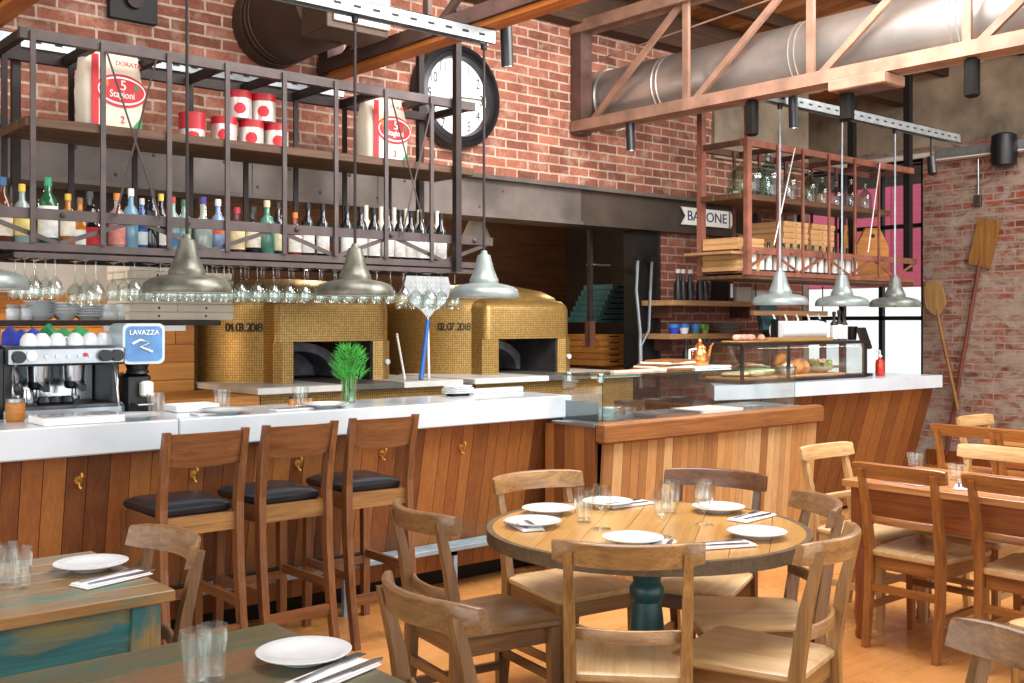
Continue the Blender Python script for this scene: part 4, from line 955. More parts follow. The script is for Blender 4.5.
t = thing('file_binder','black and white binder standing on the upper pier shelf','binder',at_shelf(722,zs1,5.88)); MB().box(-.03,.03,-.1,.1,0,.2,.004).build('cover', M['iron'], t, smooth=False); MB().box(-.012,.02,-.103,-.1,.03,.15).build('spine_label', M['paper'], t, smooth=False)
for i,(px,m,l) in enumerate(((674,'blue_cloth','blue and white patterned cup at the left of the middle pier shelf'),(684,'china','white cup second on the middle pier shelf'),(695,'teal_tray','blue grey cup third on the middle pier shelf'),(704,'salad','small green pot on the middle pier shelf'))):
    t = thing('cup',l,'cup',at_shelf(px,zs2,5.86),0,'cups on the pier shelf'); MB().lathe([(.03,0),(.042,.045),(.045,.08),(.041,.08),(.028,.008)],seg=16).build('bowl', M[m], t); MB().lathe([(.0455,.05),(.046,.08)],seg=16,cap=False).build('rim_band', M['blue'] if i<3 else M['salad'], t)
t = thing('dish_stack','pile of grey dishes on the middle pier shelf','dishes',at_shelf(727,zs2,5.86)); 
for i in range(5): MB().lathe([(.05,.018*i),(.1,.018*i+.012),(.11,.018*i+.016),(.05,.018*i+.01)],seg=20).build('plate', M['grey_panel' if i%2 else 'china'], t)
for i,px in enumerate((686,692,698,704,709)):
    t = thing('oil_bottle','dark bottle in the row on the low pier shelf, %s from the left'%('first','second','third','fourth','fifth')[i],'bottle',at_shelf(px,zs3,5.86),0,'dark bottles on the low pier shelf'); MB().lathe([(.028,0),(.03,.01),(.03,.12),(.011,.17),(.011,.23)],seg=12).build('bottle_glass', M['black'], t); MB().lathe([(.013,.225),(.013,.24)],seg=10).build('cap', M['green_print'], t)
# hanging rail with hooks, paper roll and screen behind the right pendant
a, c = YP(752,313,5.3), YP(826,311,5.3)
t = thing('hook_rail','pale wooden rail with a row of pale hooks under the rusty rack','rail',(0,5.3,a.z)); MB().box(a.x,c.x,-.02,.02,-.02,.02,.003).build('rail', M['pale_board'], t, smooth=False)
for i in range(5):
    xx = a.x+.25+i*(c.x-a.x-.4)/4; MB().tube([(xx,-.02,-.01),(xx,-.04,-.05),(xx-.03,-.05,-.1),(xx-.05,-.04,-.13)],.008,8).build('hook', M['white_sheet'], t)
for xx in (a.x+.05,c.x-.05): MB().cyl((xx,0,.02),(xx,0,1.8-a.z),.006,seg=6).build('hanger_rod', M['iron'], t)
q = YP(800,330,5.2)
t = thing('paper_roll','big roll of white paper on a holder above the pastry case','paper roll',(q.x,5.2,q.z)); MB().cyl((-.32,0,0),(.3,0,0),.075,seg=24).build('roll', M['paper'], t); MB().cyl((-.36,0,0),(.34,0,0),.015,seg=10).build('spindle', M['iron'], t)
for xx in (-.35,.33): MB().box(xx-.008,xx+.008,-.03,.03,-.3,.09).build('holder_arm', M['iron'], t, smooth=False)
MB().box(-.4,.42,-.1,.12,-.32,-.3).build('holder_base', M['pale_board'], t, smooth=False)
q = YP(768,318,5.45)
t = thing('till_screen','tilted black till screen behind the big white pendant','screen',(q.x,5.45,q.z)); b = MB().T((0,0,0),.15,-.2); b.box(-.17,.17,-.015,.015,-.12,.12,.01); b.build('case', M['iron'], t)
b = MB().T((0,0,0),.15,-.2); b.box(-.15,.15,-.018,-.0155,-.1,.1); b.build('display', M['teal_tray'], t, smooth=False); MB().box(-.02,.02,.0,.04,-.42,0).build('stand', M['iron'], t)
# sign on the dark lintel
q0, q1 = YP(680,215,YB-.04), YP(733,222,YB-.04); w = (q1.x-q0.x)/2
t = thing('name_sign','white ribbon shaped sign reading BAYONE on the dark lintel','sign',((q0.x+q1.x)/2,YB-.045,YP(706,218,YB-.04).z))
MB().prism([(-w,.075),(w-.08,.075),(w-.08,-.075),(-w,-.075),(-w+.06,0)],-.012,0,'y').build('plate', M['white_print'], t, smooth=False)
MB().prism([(w-.055,.075),(w,.0),(w-.055,-.075),(w-.02,0)][:3],-.012,0,'y').build('arrow_tail', M['white_print'], t, smooth=False)
text('lettering','BAYONE',.12,M['navy_print'],(-.02,-.014,0),(PI/2,0,0),t,.002,1.15)

# two wooden boards standing at the right end of the rusty rack, funnel lamp in the kitchen
for px,wd,rz_,l in ((846,.12,.5,'small brown wooden board standing before the pink window on the rusty rack'),(872,.17,-.35,'larger tilted wooden board at the right end of the rusty rack')):
    q = YP(px,262,Y2+.15); t = thing('wooden_board',l,'board',(q.x,Y2+.15,1.881),rz_,'boards on the rusty rack')
    b = MB(); b.prism([(-wd,0),(wd,0),(wd,.28),(wd*.45,.44),(-wd*.45,.44),(-wd,.28)],-.012,.012,'y'); b.build('board', M['crate'], t, smooth=False)
    MB().cyl((0,-.014,.37),(0,.014,.37),.02,seg=12).build('hanging_hole', M['iron'], t)
q = YP(476,228,6.9)
t = thing('kitchen_funnel','pale metal funnel lamp hanging in the dark kitchen above the second oven','lamp',q); MB().lathe([(.14,-.12),(.13,-.1),(.05,.08),(.03,.1)],seg=22,cap=False).build('shade', M['stone'], t); MB().cyl((0,0,.1),(0,0,2.74-q.z),.01,seg=8).build('rod', M['iron'], t)
# pizza boxes
def pizza_box(mat): 
    t = thing('pizza_box','x','pizza box',(0,0,0)); MB().box(-.165,.165,-.165,.165,0,.036,.002).build('tray', M[mat], t, smooth=False)
    MB().box(-.167,.167,-.167,.167,.037,.043,.001).build('lid', M[mat], t, smooth=False); b = MB(); b.box(-.167,.167,-.168,-.165,.012,.037); b.build('front_flap', M[mat], t, smooth=False)
    MB().cyl((0,-.169,.022),(0,-.1685,.022),.007,seg=8).build('flap_hole', M['iron'], t); return t
ORD = ('bottom','second','third','fourth','fifth','sixth','seventh')
def boxes(src,n,x,y,z,where,grp,used=[]):
    for i in range(n):
        l = 'pizza box %s, %s'%(where, ORD[i]+(' from the bottom' if i else ' of the stack'))
        if src.name not in used:
            used.append(src.name); src.location = (x,y,z); o = src; o['label'] = l; o['group'] = grp
        else: o = dup(src,(x+random.uniform(-.006,.006),y+random.uniform(-.006,.006),z+i*.045),random.uniform(-.03,.03),l,grp)
kb = pizza_box('kraft'); wb = pizza_box('whitebox')
q = YP(795,240,Y2+.2); boxes(kb,5,q.x-.14,Y2+.26,2.0745,'kraft brown in the left half of the middle stack','kraft boxes on the rusty rack'); boxes(kb,5,q.x+.24,Y2+.26,2.0745,'kraft brown in the right half of the middle stack','kraft boxes on the rusty rack')
boxes(kb,3,6.69,Y2+.2,1.878,'kraft brown at the left end of the lower shelf','kraft boxes on the rusty rack')
tag(MB().box(6.56,6.95,Y2+.03,Y2+.4,2.025,2.04,.002).build('box_tray', M['pale_board'], smooth=False),'thin pale tray under the upper kraft boxes at the rack end','tray')
boxes(kb,2,6.69,Y2+.2,2.042,'kraft brown on the thin tray at the rack end','kraft boxes on the rusty rack')
tag(MB().box(7.0,8.1,Y2+.085,Y2+.4,2.061,2.074,.002).build('box_board', M['shelf_wood'], smooth=False),'brown board carrying the middle kraft box stack','board')
# shelf behind the coffee machine
ZS = 1.505
t = thing('back_shelf','dark metal shelf with crockery above the coffee machine','shelf',(0,0,0)); MB().box(-1.0,2.72,5.74,6.2,ZS-.03,ZS,.003).build('board', M['steel_dark'], t, smooth=False); MB().box(2.05,2.5,5.72,5.74,ZS-.06,ZS-.03).build('pale_edge', M['white_sheet'], t, smooth=False)
for xx in (.3,1.6,2.6): MB().box(xx-.015,xx+.015,6.2,6.62,ZS-.06,ZS-.031).build('bracket', M['steel_dark'], t, smooth=False)
def sx_(px): return YP(px,300,5.95).x
q = sx_(147); boxes(wb,7,q,5.95,ZS+.001,'pale cardboard in the left stack beside the hanging glasses','pale boxes on the back shelf'); boxes(wb,6,sx_(193),5.95,ZS+.001,'pale cardboard in the right stack behind the first pendant','pale boxes on the back shelf')
ORDN = ('lowest','second','third','fourth','fifth','top')
def stackof(name,px,n,prof,dz,lab,cat,grp,mat='china',y=5.92):
    me = None
    for i in range(n):
        if me is None: o = MB().lathe(prof,seg=24).build(name,M[mat]); me = o
        else: o = me.copy(); C.objects.link(o)
        o.location = (sx_(px),y,ZS+.001+i*dz); tag(o,lab+', '+ORDN[i if i<n-1 else 5]+' of its stack',cat,grp)
stackof('plate',38,6,[(.05,0),(.055,.006),(.084,.018),(.087,.021),(.08,.021),(.05,.008)],.016,'white plate stacked at the left of the back shelf','plate','plates on the back shelf')
stackof('bowl',63,4,[(.04,0),(.045,.006),(.077,.04),(.075,.045),(.04,.01)],.016,'white bowl stacked next to the plates on the back shelf','bowl','bowls on the back shelf')
stackof('saucer',86,5,[(.045,0),(.05,.006),(.08,.022),(.078,.026),(.045,.01)],.014,'white saucer stacked in the middle of the back shelf','saucer','saucers on the back shelf')
for px,l,h in ((105,'pale green cup on the back shelf','teal'),(119,'upside down white jug on the back shelf','w')):
    t = thing('jug',l,'cup',(sx_(px),5.9,ZS+.001)); MB().lathe([(.05,0),(.055,.01),(.05,.06),(.04,.085),(.036,.085),(.045,.05),(.045,.01)],seg=18).build('bowl', M['china'], t); MB().tube([(.05,0,.02),(.085,0,.03),(.085,0,.06),(.045,0,.07)],.007,8).build('handle', M['china'], t)
for i,px in enumerate((10,23)):
    t = thing('spice_jar','small glass jar at the left end of the back shelf, %s'%('outer','inner')[i],'jar',(sx_(px),5.9,ZS+.001)); MB().lathe([(.03,0),(.034,.01),(.034,.05),(.028,.06)],seg=16).build('pot', M['china'], t); MB().lathe([(.03,.06),(.03,.08)],seg=14).build('lid', M['grey_panel'], t)
# back counter, coffee machine, grinder
t = thing('back_counter','dark steel back counter under the coffee machine','counter',(0,0,0)); MB().box(-1.0,2.02,5.13,5.85,.91,.95,.004).build('top', M['steel_dark'], t, smooth=False); MB().box(-.98,2.0,5.16,5.83,0,.91).build('cabinet', M['iron'], t, smooth=False)
xm0, xm1 = YP(2,400,5.2).x, YP(123,400,5.2).x; xc = (xm0+xm1)/2; w = (xm1-xm0)/2
t = thing('coffee_machine','silver and black two group coffee machine on the back counter','coffee machine',(xc,5.2,.951))
MB().box(-w+.03,w-.03,.0,.5,.0,.145,.012).build('base', M['brushed'], t); MB().box(-w+.0,w-.0,-.035,.0,.005,.158,.02).build('drip_front', M['brushed'], t)
MB().box(-w+.04,w-.04,-.02,.3,.15,.158).build('drip_grate', M['iron'], t, smooth=False)
MB().box(-w+.05,w-.05,.26,.5,.125,.36,.008).build('back_panel', M['chrome'], t)
for s in (-1,1): MB().box(s*(w-.03)-.02,s*(w-.03)+.02,.02,.5,.115,.36,.006).build('side_panel', M['black'], t)
MB().box(-w+.02,w+.0,-.04,.5,.34,.43,.012).build('control_panel', M['brushed'], t)
MB().box(-w-.04,-w+.03,.02,.5,.05,.44,.02).build('end_panel', M['black'], t)
for px_ in (-.8,.62,.82):
    MB().cyl((px_*w,-.04,.385),(px_*w,-.075,.385),.028,seg=18).build('steam_knob', M['black'], t)
MB().cyl((-.58*w,-.04,.39),(-.58*w,-.048,.39),.024,seg=18).build('pressure_gauge', M['china'], t)
b = MB()
for k in range(5): b.cyl((-.35*w+k*.05,-.04,.385),(-.35*w+k*.05,-.046,.385),.009,seg=10)
b.build('buttons', M['hopper_edge'], t)
MB().cyl((.3*w,-.04,.39),(.3*w,-.047,.39),.01,seg=10).build('red_button', M['red'], t)
for gx in (-.3,.3):
    g = MB(); g.cyl((gx*w,.12,.34),(gx*w,.12,.26),.05,.045,18); g = g.build('group_head', M['chrome'], t)
    b = MB(); b.lathe([(.035,.225),(.045,.235),(.048,.262)],(gx*w,.12,0),18); b.bar((gx*w,.09,.25),(gx*w-.02,-.07,.235),.028,.026); b.build('portafilter', M['black'], g)
    MB().cyl((gx*w,.12,.228),(gx*w,.12,.19),.012,seg=8).build('spout', M['chrome'], g)
MB().tube([(-.82*w,.02,.34),(-.8*w,-.03,.3),(-.8*w,-.05,.2),(-.78*w,-.05,.15)],.007,8).build('steam_wand', M['chrome'], t); MB().ball((-.8*w,-.05,.24),.022,10,(1,1,1.4)).build('wand_grip', M['black'], t)
MB().tube([(.86*w,.02,.34),(.84*w,-.03,.3),(.84*w,-.05,.2),(.86*w,-.05,.14)],.007,8).build('steam_wand', M['chrome'], t)
MB().box(-.12,.12,-.037,-.0351,.085,.11).build('name_plate', M['steel_dark'], t, smooth=False)
for i,xx in enumerate((-.55,-.28,-.1,.1)):
    u = thing('milk_jug' if i==0 else 'espresso_cup',('steel milk jug on the drip grate','dark espresso cup on the drip grate left of centre','dark espresso cup on the drip grate at centre','dark portafilter basket on the drip grate')[i],'cup',(xc+xx*w,5.25,1.11)); MB().lathe([(.03,0),(.034,.01),(.026,.07 if i==0 else .035),(.022,.07 if i==0 else .035),(.03,.012)],seg=16).build('bowl', M['chrome' if i==0 else 'black'], u); MB().tube([(.03,0,.012),(.055,0,.02),(.05,0,.035)],.005,6).build('handle', M['black'], u)
tag(MB().box(-.6,1.75,5.72,5.84,.9505,1.12,.004).build('bottle_riser', M['steel_dark'], smooth=False),'dark step carrying the white labelled bottles behind the coffee machine','riser')
for i,px in enumerate((29,42,57,75,90,103,112)):
    u = thing('coffee_cup','white coffee cup upside down on the machine, %s from the left'%('first','second','third','fourth','fifth','sixth','seventh')[i],'cup',(YP(px,345,5.4).x,5.4,1.382),0,'cups on the coffee machine'); MB().lathe([(.042,0),(.04,.03),(.024,.055),(.018,.055),(.018,.06),(.0,.06)],seg=16).build('bowl', M['china'], u); MB().tube([(.04,0,.012),(.06,0,.018),(.055,0,.035),(.035,0,.04)],.005,6).build('handle', M['china'], u)
def cloth(name,label,px0,px1,y,z,mat,h):
    x0,x1 = YP(px0,340,y).x, YP(px1,340,y).x; b = MB(); n = 30
    rings = []
    for i in range(n+1):
        xx = x0+(x1-x0)*i/n; hh = h*(.78+.22*math.sin(.6+i*.21)*math.sin(i*.37+1))
        rings.append([(xx,y-.12,z),(xx,y-.1,z+hh*.6),(xx,y,z+hh),(xx,y+.1,z+hh*.7),(xx,y+.12,z)])
    tag(b.loft(rings).build(name, M[mat]),label,'cloth')
cloth('folded_cloth','blue cloth lying on the coffee machine',8,38,5.58,1.382,'blue_cloth',.1); cloth('folded_cloth','green cloth lying on the coffee machine',46,86,5.58,1.382,'green_cloth',.11)
for i,px in enumerate((4,13,29,42,55)):
    t = thing('syrup_bottle','white labelled bottle standing behind the coffee machine, %s from the left'%('first','second','third','fourth','fifth')[i],'bottle',(YP(px,330,5.8).x,5.79,1.121),0,'bottles behind the coffee machine'); MB().lathe([(.036,0),(.038,.01),(.038,.22),(.014,.27),(.014,.32)],seg=14).build('bottle_glass', M['#c97a24' if i%2 else '#23222a'], t); MB().lathe([(.039,.06),(.039,.22)],seg=14,cap=False).build('paper_label', M['paper'], t); MB().lathe([(.016,.31),(.016,.335)],seg=10).build('cap', M['china'], t)
xg = YP(137,400,5.3).x
t = thing('coffee_grinder','black coffee grinder with a big blue square hopper beside the coffee machine','grinder',(xg,5.3,.951))
MB().box(-.09,.09,-.1,.14,0,.05,.012).build('base', M['black'], t); MB().box(-.07,.07,-.02,.13,.05,.29,.02).build('body', M['black'], t); MB().box(.0,.06,-.07,-.02,.17,.25,.01).build('dosing_chute', M['white_sheet'], t)
MB().tube([(-.03,-.03,.14),(-.03,-.1,.135),(.04,-.1,.135),(.04,-.03,.14)],.007,8).build('fork', M['chrome'], t)
MB().lathe([(.06,.288),(.05,.31),(.06,.34)],seg=16).build('neck', M['black'], t)
b = MB(); w2 = .105
def rrect(w,h,r,n=5): return [(sx*(w-r)+r*math.cos(a),sz*(h-r)+r*math.sin(a)) for sx,sz,s in ((1,1,0),(-1,1,PI/2),(-1,-1,PI),(1,-1,1.5*PI)) for a in [s+PI/2*k/n for k in range(n+1)]]
b.prism([(x,z+.437) for x,z in rrect(w2,.1,.03)],-.09,.09,'y'); b.build('hopper', M['hopper_edge'], t)
b = MB(); b.prism([(x,z+.437) for x,z in rrect(w2-.014,.086,.024)],-.094,-.09,'y'); b.build('hopper_front', M['hopper'], t, smooth=False)
text('brand_lettering','LAVAZZA',.034,M['white_print'],(0,-.096,.492),(PI/2,0,0),t,.001,1.0)
MB().tube([(-.06,-.096,.437),(-.02,-.096,.457),(.03,-.096,.442),(-.02,-.096,.422),(.04,-.096,.397)],.006,6).build('cup_motif', M['white_print'], t)

# small white paper, napkins and settings on the bar
def glassT(name,label,p,r,h,grp,mat='glass_table',flute=True):
    n = 18; prof = []
    b = MB()
    def ring(rr,z,fl): return [(rr*(1+(fl*.03 if k%2 else -fl*.03))*math.cos(2*PI*k/n), rr*(1+(fl*.03 if k%2 else -fl*.03))*math.sin(2*PI*k/n), z) for k in range(n)]
    f = 1 if flute else 0
    b.loft([ring(r*.72,0,0),ring(r*.78,.004,f),ring(r*.9,h*.6,f),ring(r,h*.8,0),ring(r,h,0),ring(r*.94,h,0),ring(r*.93,h*.8,0),ring(r*.82,h*.55,0),ring(r*.68,.014,0)])
    o = b.build(name, M[mat]); o.location = p; return tag(o,label,'glass',grp)
def goblet(label,p,r,h,grp):
    b = MB(); b.lathe([(.034,0),(.033,.003),(.006,.007),(.005,h*.32),(.012,h*.37),(r*.8,h*.5),(r,h*.68),(r*.92,h),(r*.89,h),(r*.96,h*.68),(r*.75,h*.52),(.004,h*.42)],seg=20)
    o = b.build('water_goblet', M['glass_table']); o.location = p; return tag(o,label,'glass',grp)
PLATE = [(.07,0),(.076,.005),(.1,.012),(.132,.02),(.135,.023),(.13,.024),(.098,.016),(.07,.009)]
def plate(label,p,grp,r=.135):
    k = r/.135; o = MB().lathe([(a*k,z) for a,z in PLATE],seg=36).build('plate', M['china']); o.location = p; return tag(o,label,'plate',grp)
def fork(name,label,p,rz,L=.19,kind='fork',grp=None):
    t = MB()
    if kind == 'knife':
        t.prism([(0,-.006),(L*.5,-.008),(L*.52,-.01),(L*.95,-.009),(L,.0),(L*.9,.008),(L*.5,.008),(0,.006)],0,.003)
    else:
        t.prism([(0,-.006),(L*.6,-.003),(L*.68,-.011),(L*.74,-.012),(L*.74,.012),(L*.68,.011),(L*.6,.003),(0,.006)],0,.0025)
        for k in range(4): t.box(L*.74,L,-.012+k*.0068,-.008+k*.0068,0,.0025)
    o = t.build(name, M['cutlery'], smooth=False); o.location = p; o.rotation_euler = (0,0,rz); return tag(o,label,'cutlery',grp)
def napkin(label,p,rz,grp,lx=.22,ly=.085):
    b = MB(); b.box(-lx/2,lx/2,-ly/2,ly/2,0,.004,.001); b.box(-lx/2+.003,lx/2-.004,-ly/2+.004,ly/2-.002,.0042,.008,.001)
    o = b.build('napkin', M['napkin']); o.location = p; o.rotation_euler = (0,0,rz); return tag(o,label,'napkin',grp)
def setting(p,rz,where,grp,L=.2):
    napkin('folded white napkin under the cutlery '+where,p,rz,grp)
    d = Vector((math.cos(rz),math.sin(rz),0)); n_ = Vector((-d.y,d.x,0)); z = Vector((0,0,.0085))
    fork('table_fork','steel fork on the napkin '+where,Vector(p)-d*.09+n_*.02+z,rz+.05,L,'fork',grp); fork('table_knife','steel knife on the napkin '+where,Vector(p)-d*.09-n_*.02+z,rz-.04,L,'knife',grp)
ZB = 1.061
g_ = 'place settings on the bar'
for i,(px,py,gx,gy,nx,ny,w_) in enumerate(((145,421,160,411,118,422,'on the bar beside the coffee machine'),(243,416,240,409,215,414,'on the bar above the first bar stool'),(337,409,334,406,300,411,'on the bar by the vase of dill'))):
    a = ZP(px,py,ZB); a.y = min(max(a.y,4.76),4.9); plate('white plate '+w_,(a.x,a.y,ZB),g_,.125)
    q = ZP(gx,gy+4,ZB); glassT('tumbler','fluted tumbler '+w_,(q.x,min(max(q.y,4.93),5.03) if i else a.y+.17,ZB),.042,.1,g_)
    q = ZP(nx,ny,ZB); setting((q.x,min(max(q.y,4.74),4.9),ZB),.1,w_,g_)
q = ZP(82,423,ZB); t = thing('menu_pile','pile of white paper menus on the bar in front of the coffee machine','menus',(q.x,4.78,ZB)); MB().box(-.17,.17,-.11,.11,0,.03,.002).build('sheets', M['paper'], t, smooth=False); MB().box(-.171,.171,-.112,.112,.031,.034,.001).build('cover', M['china'], t, smooth=False)
q = ZP(185,410,ZB); tag(MB().box(q.x-.1,q.x+.12,4.94,5.1,ZB,ZB+.035,.004).build('paper_stack', M['paper'], smooth=False),'low white paper stack at the back of the bar beside the grinder','papers')
q = ZP(1,418,ZB); t = thing('glass_jar','small amber jar at the far left end of the bar','jar',(q.x,4.98,ZB)); MB().lathe([(.036,0),(.04,.01),(.04,.075),(.036,.085)],seg=18).build('jar_body', M['orange_tile'], t); MB().lathe([(.04,.085),(.04,.1)],seg=16).build('lid', M['brushed'], t)
# vase of dill
q = ZP(349,404,ZB); q.y = 4.98; q.x = YP(349,400,4.98).x
t = thing('dill_vase','clear glass vase with a bunch of green dill on the bar','vase',(q.x,q.y,ZB))
MB().lathe([(.038,0),(.042,.005),(.04,.06),(.046,.14),(.043,.14),(.037,.06),(.036,.01)],seg=20).build('vase_glass', M['glass_thin'], t)
b = MB()
for k in range(14):
    a = k*2.4; r = .012+.02*random.random(); b.tube([(r*math.cos(a),r*math.sin(a),.01),(r*1.2*math.cos(a+.5),r*1.2*math.sin(a+.5),.17),(.05*math.cos(a),.05*math.sin(a),.22)],.0035,5)
b.build('stems', M['foliage'], t)
b = MB()
for k in range(520):
    a = random.random()*6.283; u_ = random.random(); zz = .12+.18*u_; rad = .1*(1-.55*abs(u_-.4)*1.5)*random.random()**.5
    p = Vector((rad*math.cos(a),rad*math.sin(a),zz)); d = Vector((math.cos(a)*random.random(),math.sin(a)*random.random(),random.uniform(.2,1))).normalized()
    b.cyl(p,p+d*random.uniform(.025,.048),.0026,.0006,4)
b.build('dill_fronds', M['foliage'], t)
q = ZP(455,400,ZB)
t = thing('napkin_holder','small bundle of white napkins standing on the oven side of the bar','napkins',(YP(458,396,5.0).x,5.0,ZB)); MB().box(-.06,.06,-.035,.035,0,.012,.002).build('holder', M['iron'], t, smooth=False)
for k in range(4): b = MB().T((0,0,.016+.012*k),.2*k-.3); b.box(-.09,.09,-.04,.04,0,.008,.001); b.build('folded_napkin', M['napkin'], t, smooth=False)
for k in range(4):
    q = YP(293+k*6,408,5.02); t = thing('salt_cellar','tiny dark pot at the back of the bar, %s of four'%('first','second','third','last')[k],'pot',(q.x,5.04,ZB),0,'tiny pots on the bar'); MB().lathe([(.014,0),(.017,.01),(.014,.03)],seg=12).build('pot', M['crust'], t); MB().lathe([(.015,.03),(.008,.042)],seg=10).build('lid', M['iron'], t)
# things inside and on the glass guard
ZG = ZI+.0
for i,(px,l) in enumerate(((625,'left'),(640,'right'))):
    pass
t = thing('glass_dish','low bluish round glass dish inside the glass guard','dish',(4.56,4.40,ZI-.0115)); MB().lathe([(.1,0),(.115,.01),(.12,.07),(.115,.07),(.108,.012),(.02,.008)],seg=32).build('dish_bowl', M['glass_dish'], t); MB().lathe([(.118,.066),(.124,.07),(.122,.078),(.116,.076)],seg=32,cap=False).build('rim', M['glass_edge'], t)
for i,(xx,yy,m,l) in enumerate(((4.95,4.38,'brushed','steel tray lying flat in the glass guard next to the plates'),(5.4,4.4,'white_sheet','long white tray in the middle of the glass guard'),(5.85,4.42,'galv','grey tray at the right end of the glass guard'))):
    t = thing('serving_tray',l,'tray',(xx,yy,ZI-.011),0,'trays in the glass guard'); MB().box(-.2,.2,-.13,.13,0,.012,.004).build('base', M[m], t, smooth=False); b = MB(); b.box(-.2,.2,-.13,-.122,.012,.028); b.box(-.2,.2,.122,.13,.012,.028); b.box(-.2,-.192,-.122,.122,.012,.028); b.box(.192,.2,-.122,.122,.012,.028); b.build('rim', M[m], t, smooth=False)
for i,(xx,yy) in enumerate(((5.1,4.8),(5.35,4.78),(5.6,4.8))):
    t = thing('steel_pan','dark steel pan behind the glass guard, %s from the left'%('first','second','third')[i],'pan',(xx,yy,ZI-.011),0,'pans in the glass guard'); MB().lathe([(.08,0),(.1,.06),(.105,.065),(.095,.065),(.075,.01)],seg=22).build('pan', M['steel_dark'], t); MB().lathe([(.09,.05),(.0,.055)],seg=20).build('contents', M['soot'], t)
# menus and copper pot on the top pane
for k in range(5):
    b = MB().T((0,0,0),.15*k-.3); b.box(-.16,.16,-.1,.1,0,.012,.002)
    o = b.build('menu_board', M['sack' if k%2 else 'plank_cap'], smooth=False); o.location = (5.02+.02*k,4.45,gz+.013+k*.0125); tag(o,'menu board in the pile on the glass guard, %s of the pile'%ORDN[k if k<4 else 5],'menu','menu boards on the glass guard')
tag(MB().box(4.45,4.9,4.3,4.34,gz+.0125,gz+.03,.003).build('ruler_board', M['garlic'], smooth=False),'narrow pinkish board along the front of the glass guard top','board')
q = YP(690,375,4.5)
t = thing('copper_pot','polished copper coffee pot with a long spout on a white tray','pot',(5.42,4.48,gz+.03))
MB().lathe([(.05,0),(.055,.008),(.06,.04),(.048,.085),(.034,.105),(.04,.115),(.03,.13),(.012,.145),(.014,.155),(.004,.17)],seg=22).build('body', M['copper'], t)
MB().tube([(-.05,0,.02),(-.1,0,.03),(-.1,0,.1),(-.04,0,.105)],.008,8).build('handle', M['china'], t); MB().tube([(.05,0,.03),(.09,0,.06),(.11,0,.12),(.135,0,.14)],[.013,.011,.008,.006],8).build('spout', M['copper'], t)
tag(MB().box(5.26,5.62,4.38,4.6,gz+.0125,gz+.029,.004).build('white_tray', M['china'], smooth=False),'white tray under the copper pot','tray')

# ------------------------------------------------------------------ pendant lamps
def pendant(label,x,y,zb,ztop,d,mat,grp):
    t = thing('pendant_lamp',label,'lamp',(x,y,zb),0,grp); r = d/2; m = M[mat]
    b = MB(); b.lathe([(r,0),(r*1.01,.006),(r*1.0,.022),(r*.96,.042),(r*.86,.058),(r*.66,.07),(r*.48,.076),(r*.42,.079),(r*.41,.1),(r*.385,.106),(r*.29,.15),(r*.22,.2),(r*.18,.228),(r*.12,.232)],seg=36,cap=False)
    b.build('shade', m, t)
    MB().lathe([(r*.985,.002),(r*.97,.02),(r*.92,.036),(r*.82,.052),(r*.6,.064),(r*.3,.07)],seg=36,cap=False).build('inner_shade', M['lamp_in'], t)
    MB().ball((0,0,.045),.03,12,(1,1,1.2)).build('bulb', M['china'], t)
    MB().cyl((0,0,.225),(0,0,.252),r*.12,r*.08,14).build('collar', m, t)
    MB().cyl((0,0,.25),(0,0,ztop-zb),.0075,seg=8).build('stem_rod', M['steel_dark' if x<5 else 'brushed'], t)
    MB().cyl((0,0,ztop-zb-.03),(0,0,ztop-zb),.018,seg=10).build('track_fixing', M['iron'], t)
def lampx(px,Y): return YP(px,300,Y).x
for px,m,l in ((-24,'lamp_white','pale grey pendant lamp cut by the left edge of the photo'),(187,'lamp_green','weathered zinc pendant lamp over the left part of the bar'),(355,'lamp_green','weathered pendant lamp over the first pizza oven'),(484,'lamp_white','pale enamel pendant lamp over the second pizza oven')):
    pendant(l,lampx(px,4.44),4.44,1.622,2.975,.372,m,'pendant lamps over the bar')
for px,m,l in ((780,'lamp_white','white pendant lamp over the pastry case'),(842,'lamp_white','middle pendant lamp in the row of three over the service counter'),(895,'lamp_grey','greyest pendant lamp before the window at the end of the row')):
    pendant(l,lampx(px,4.44),4.44,1.61,2.995,.385,m,'pendant lamps over the service counter')

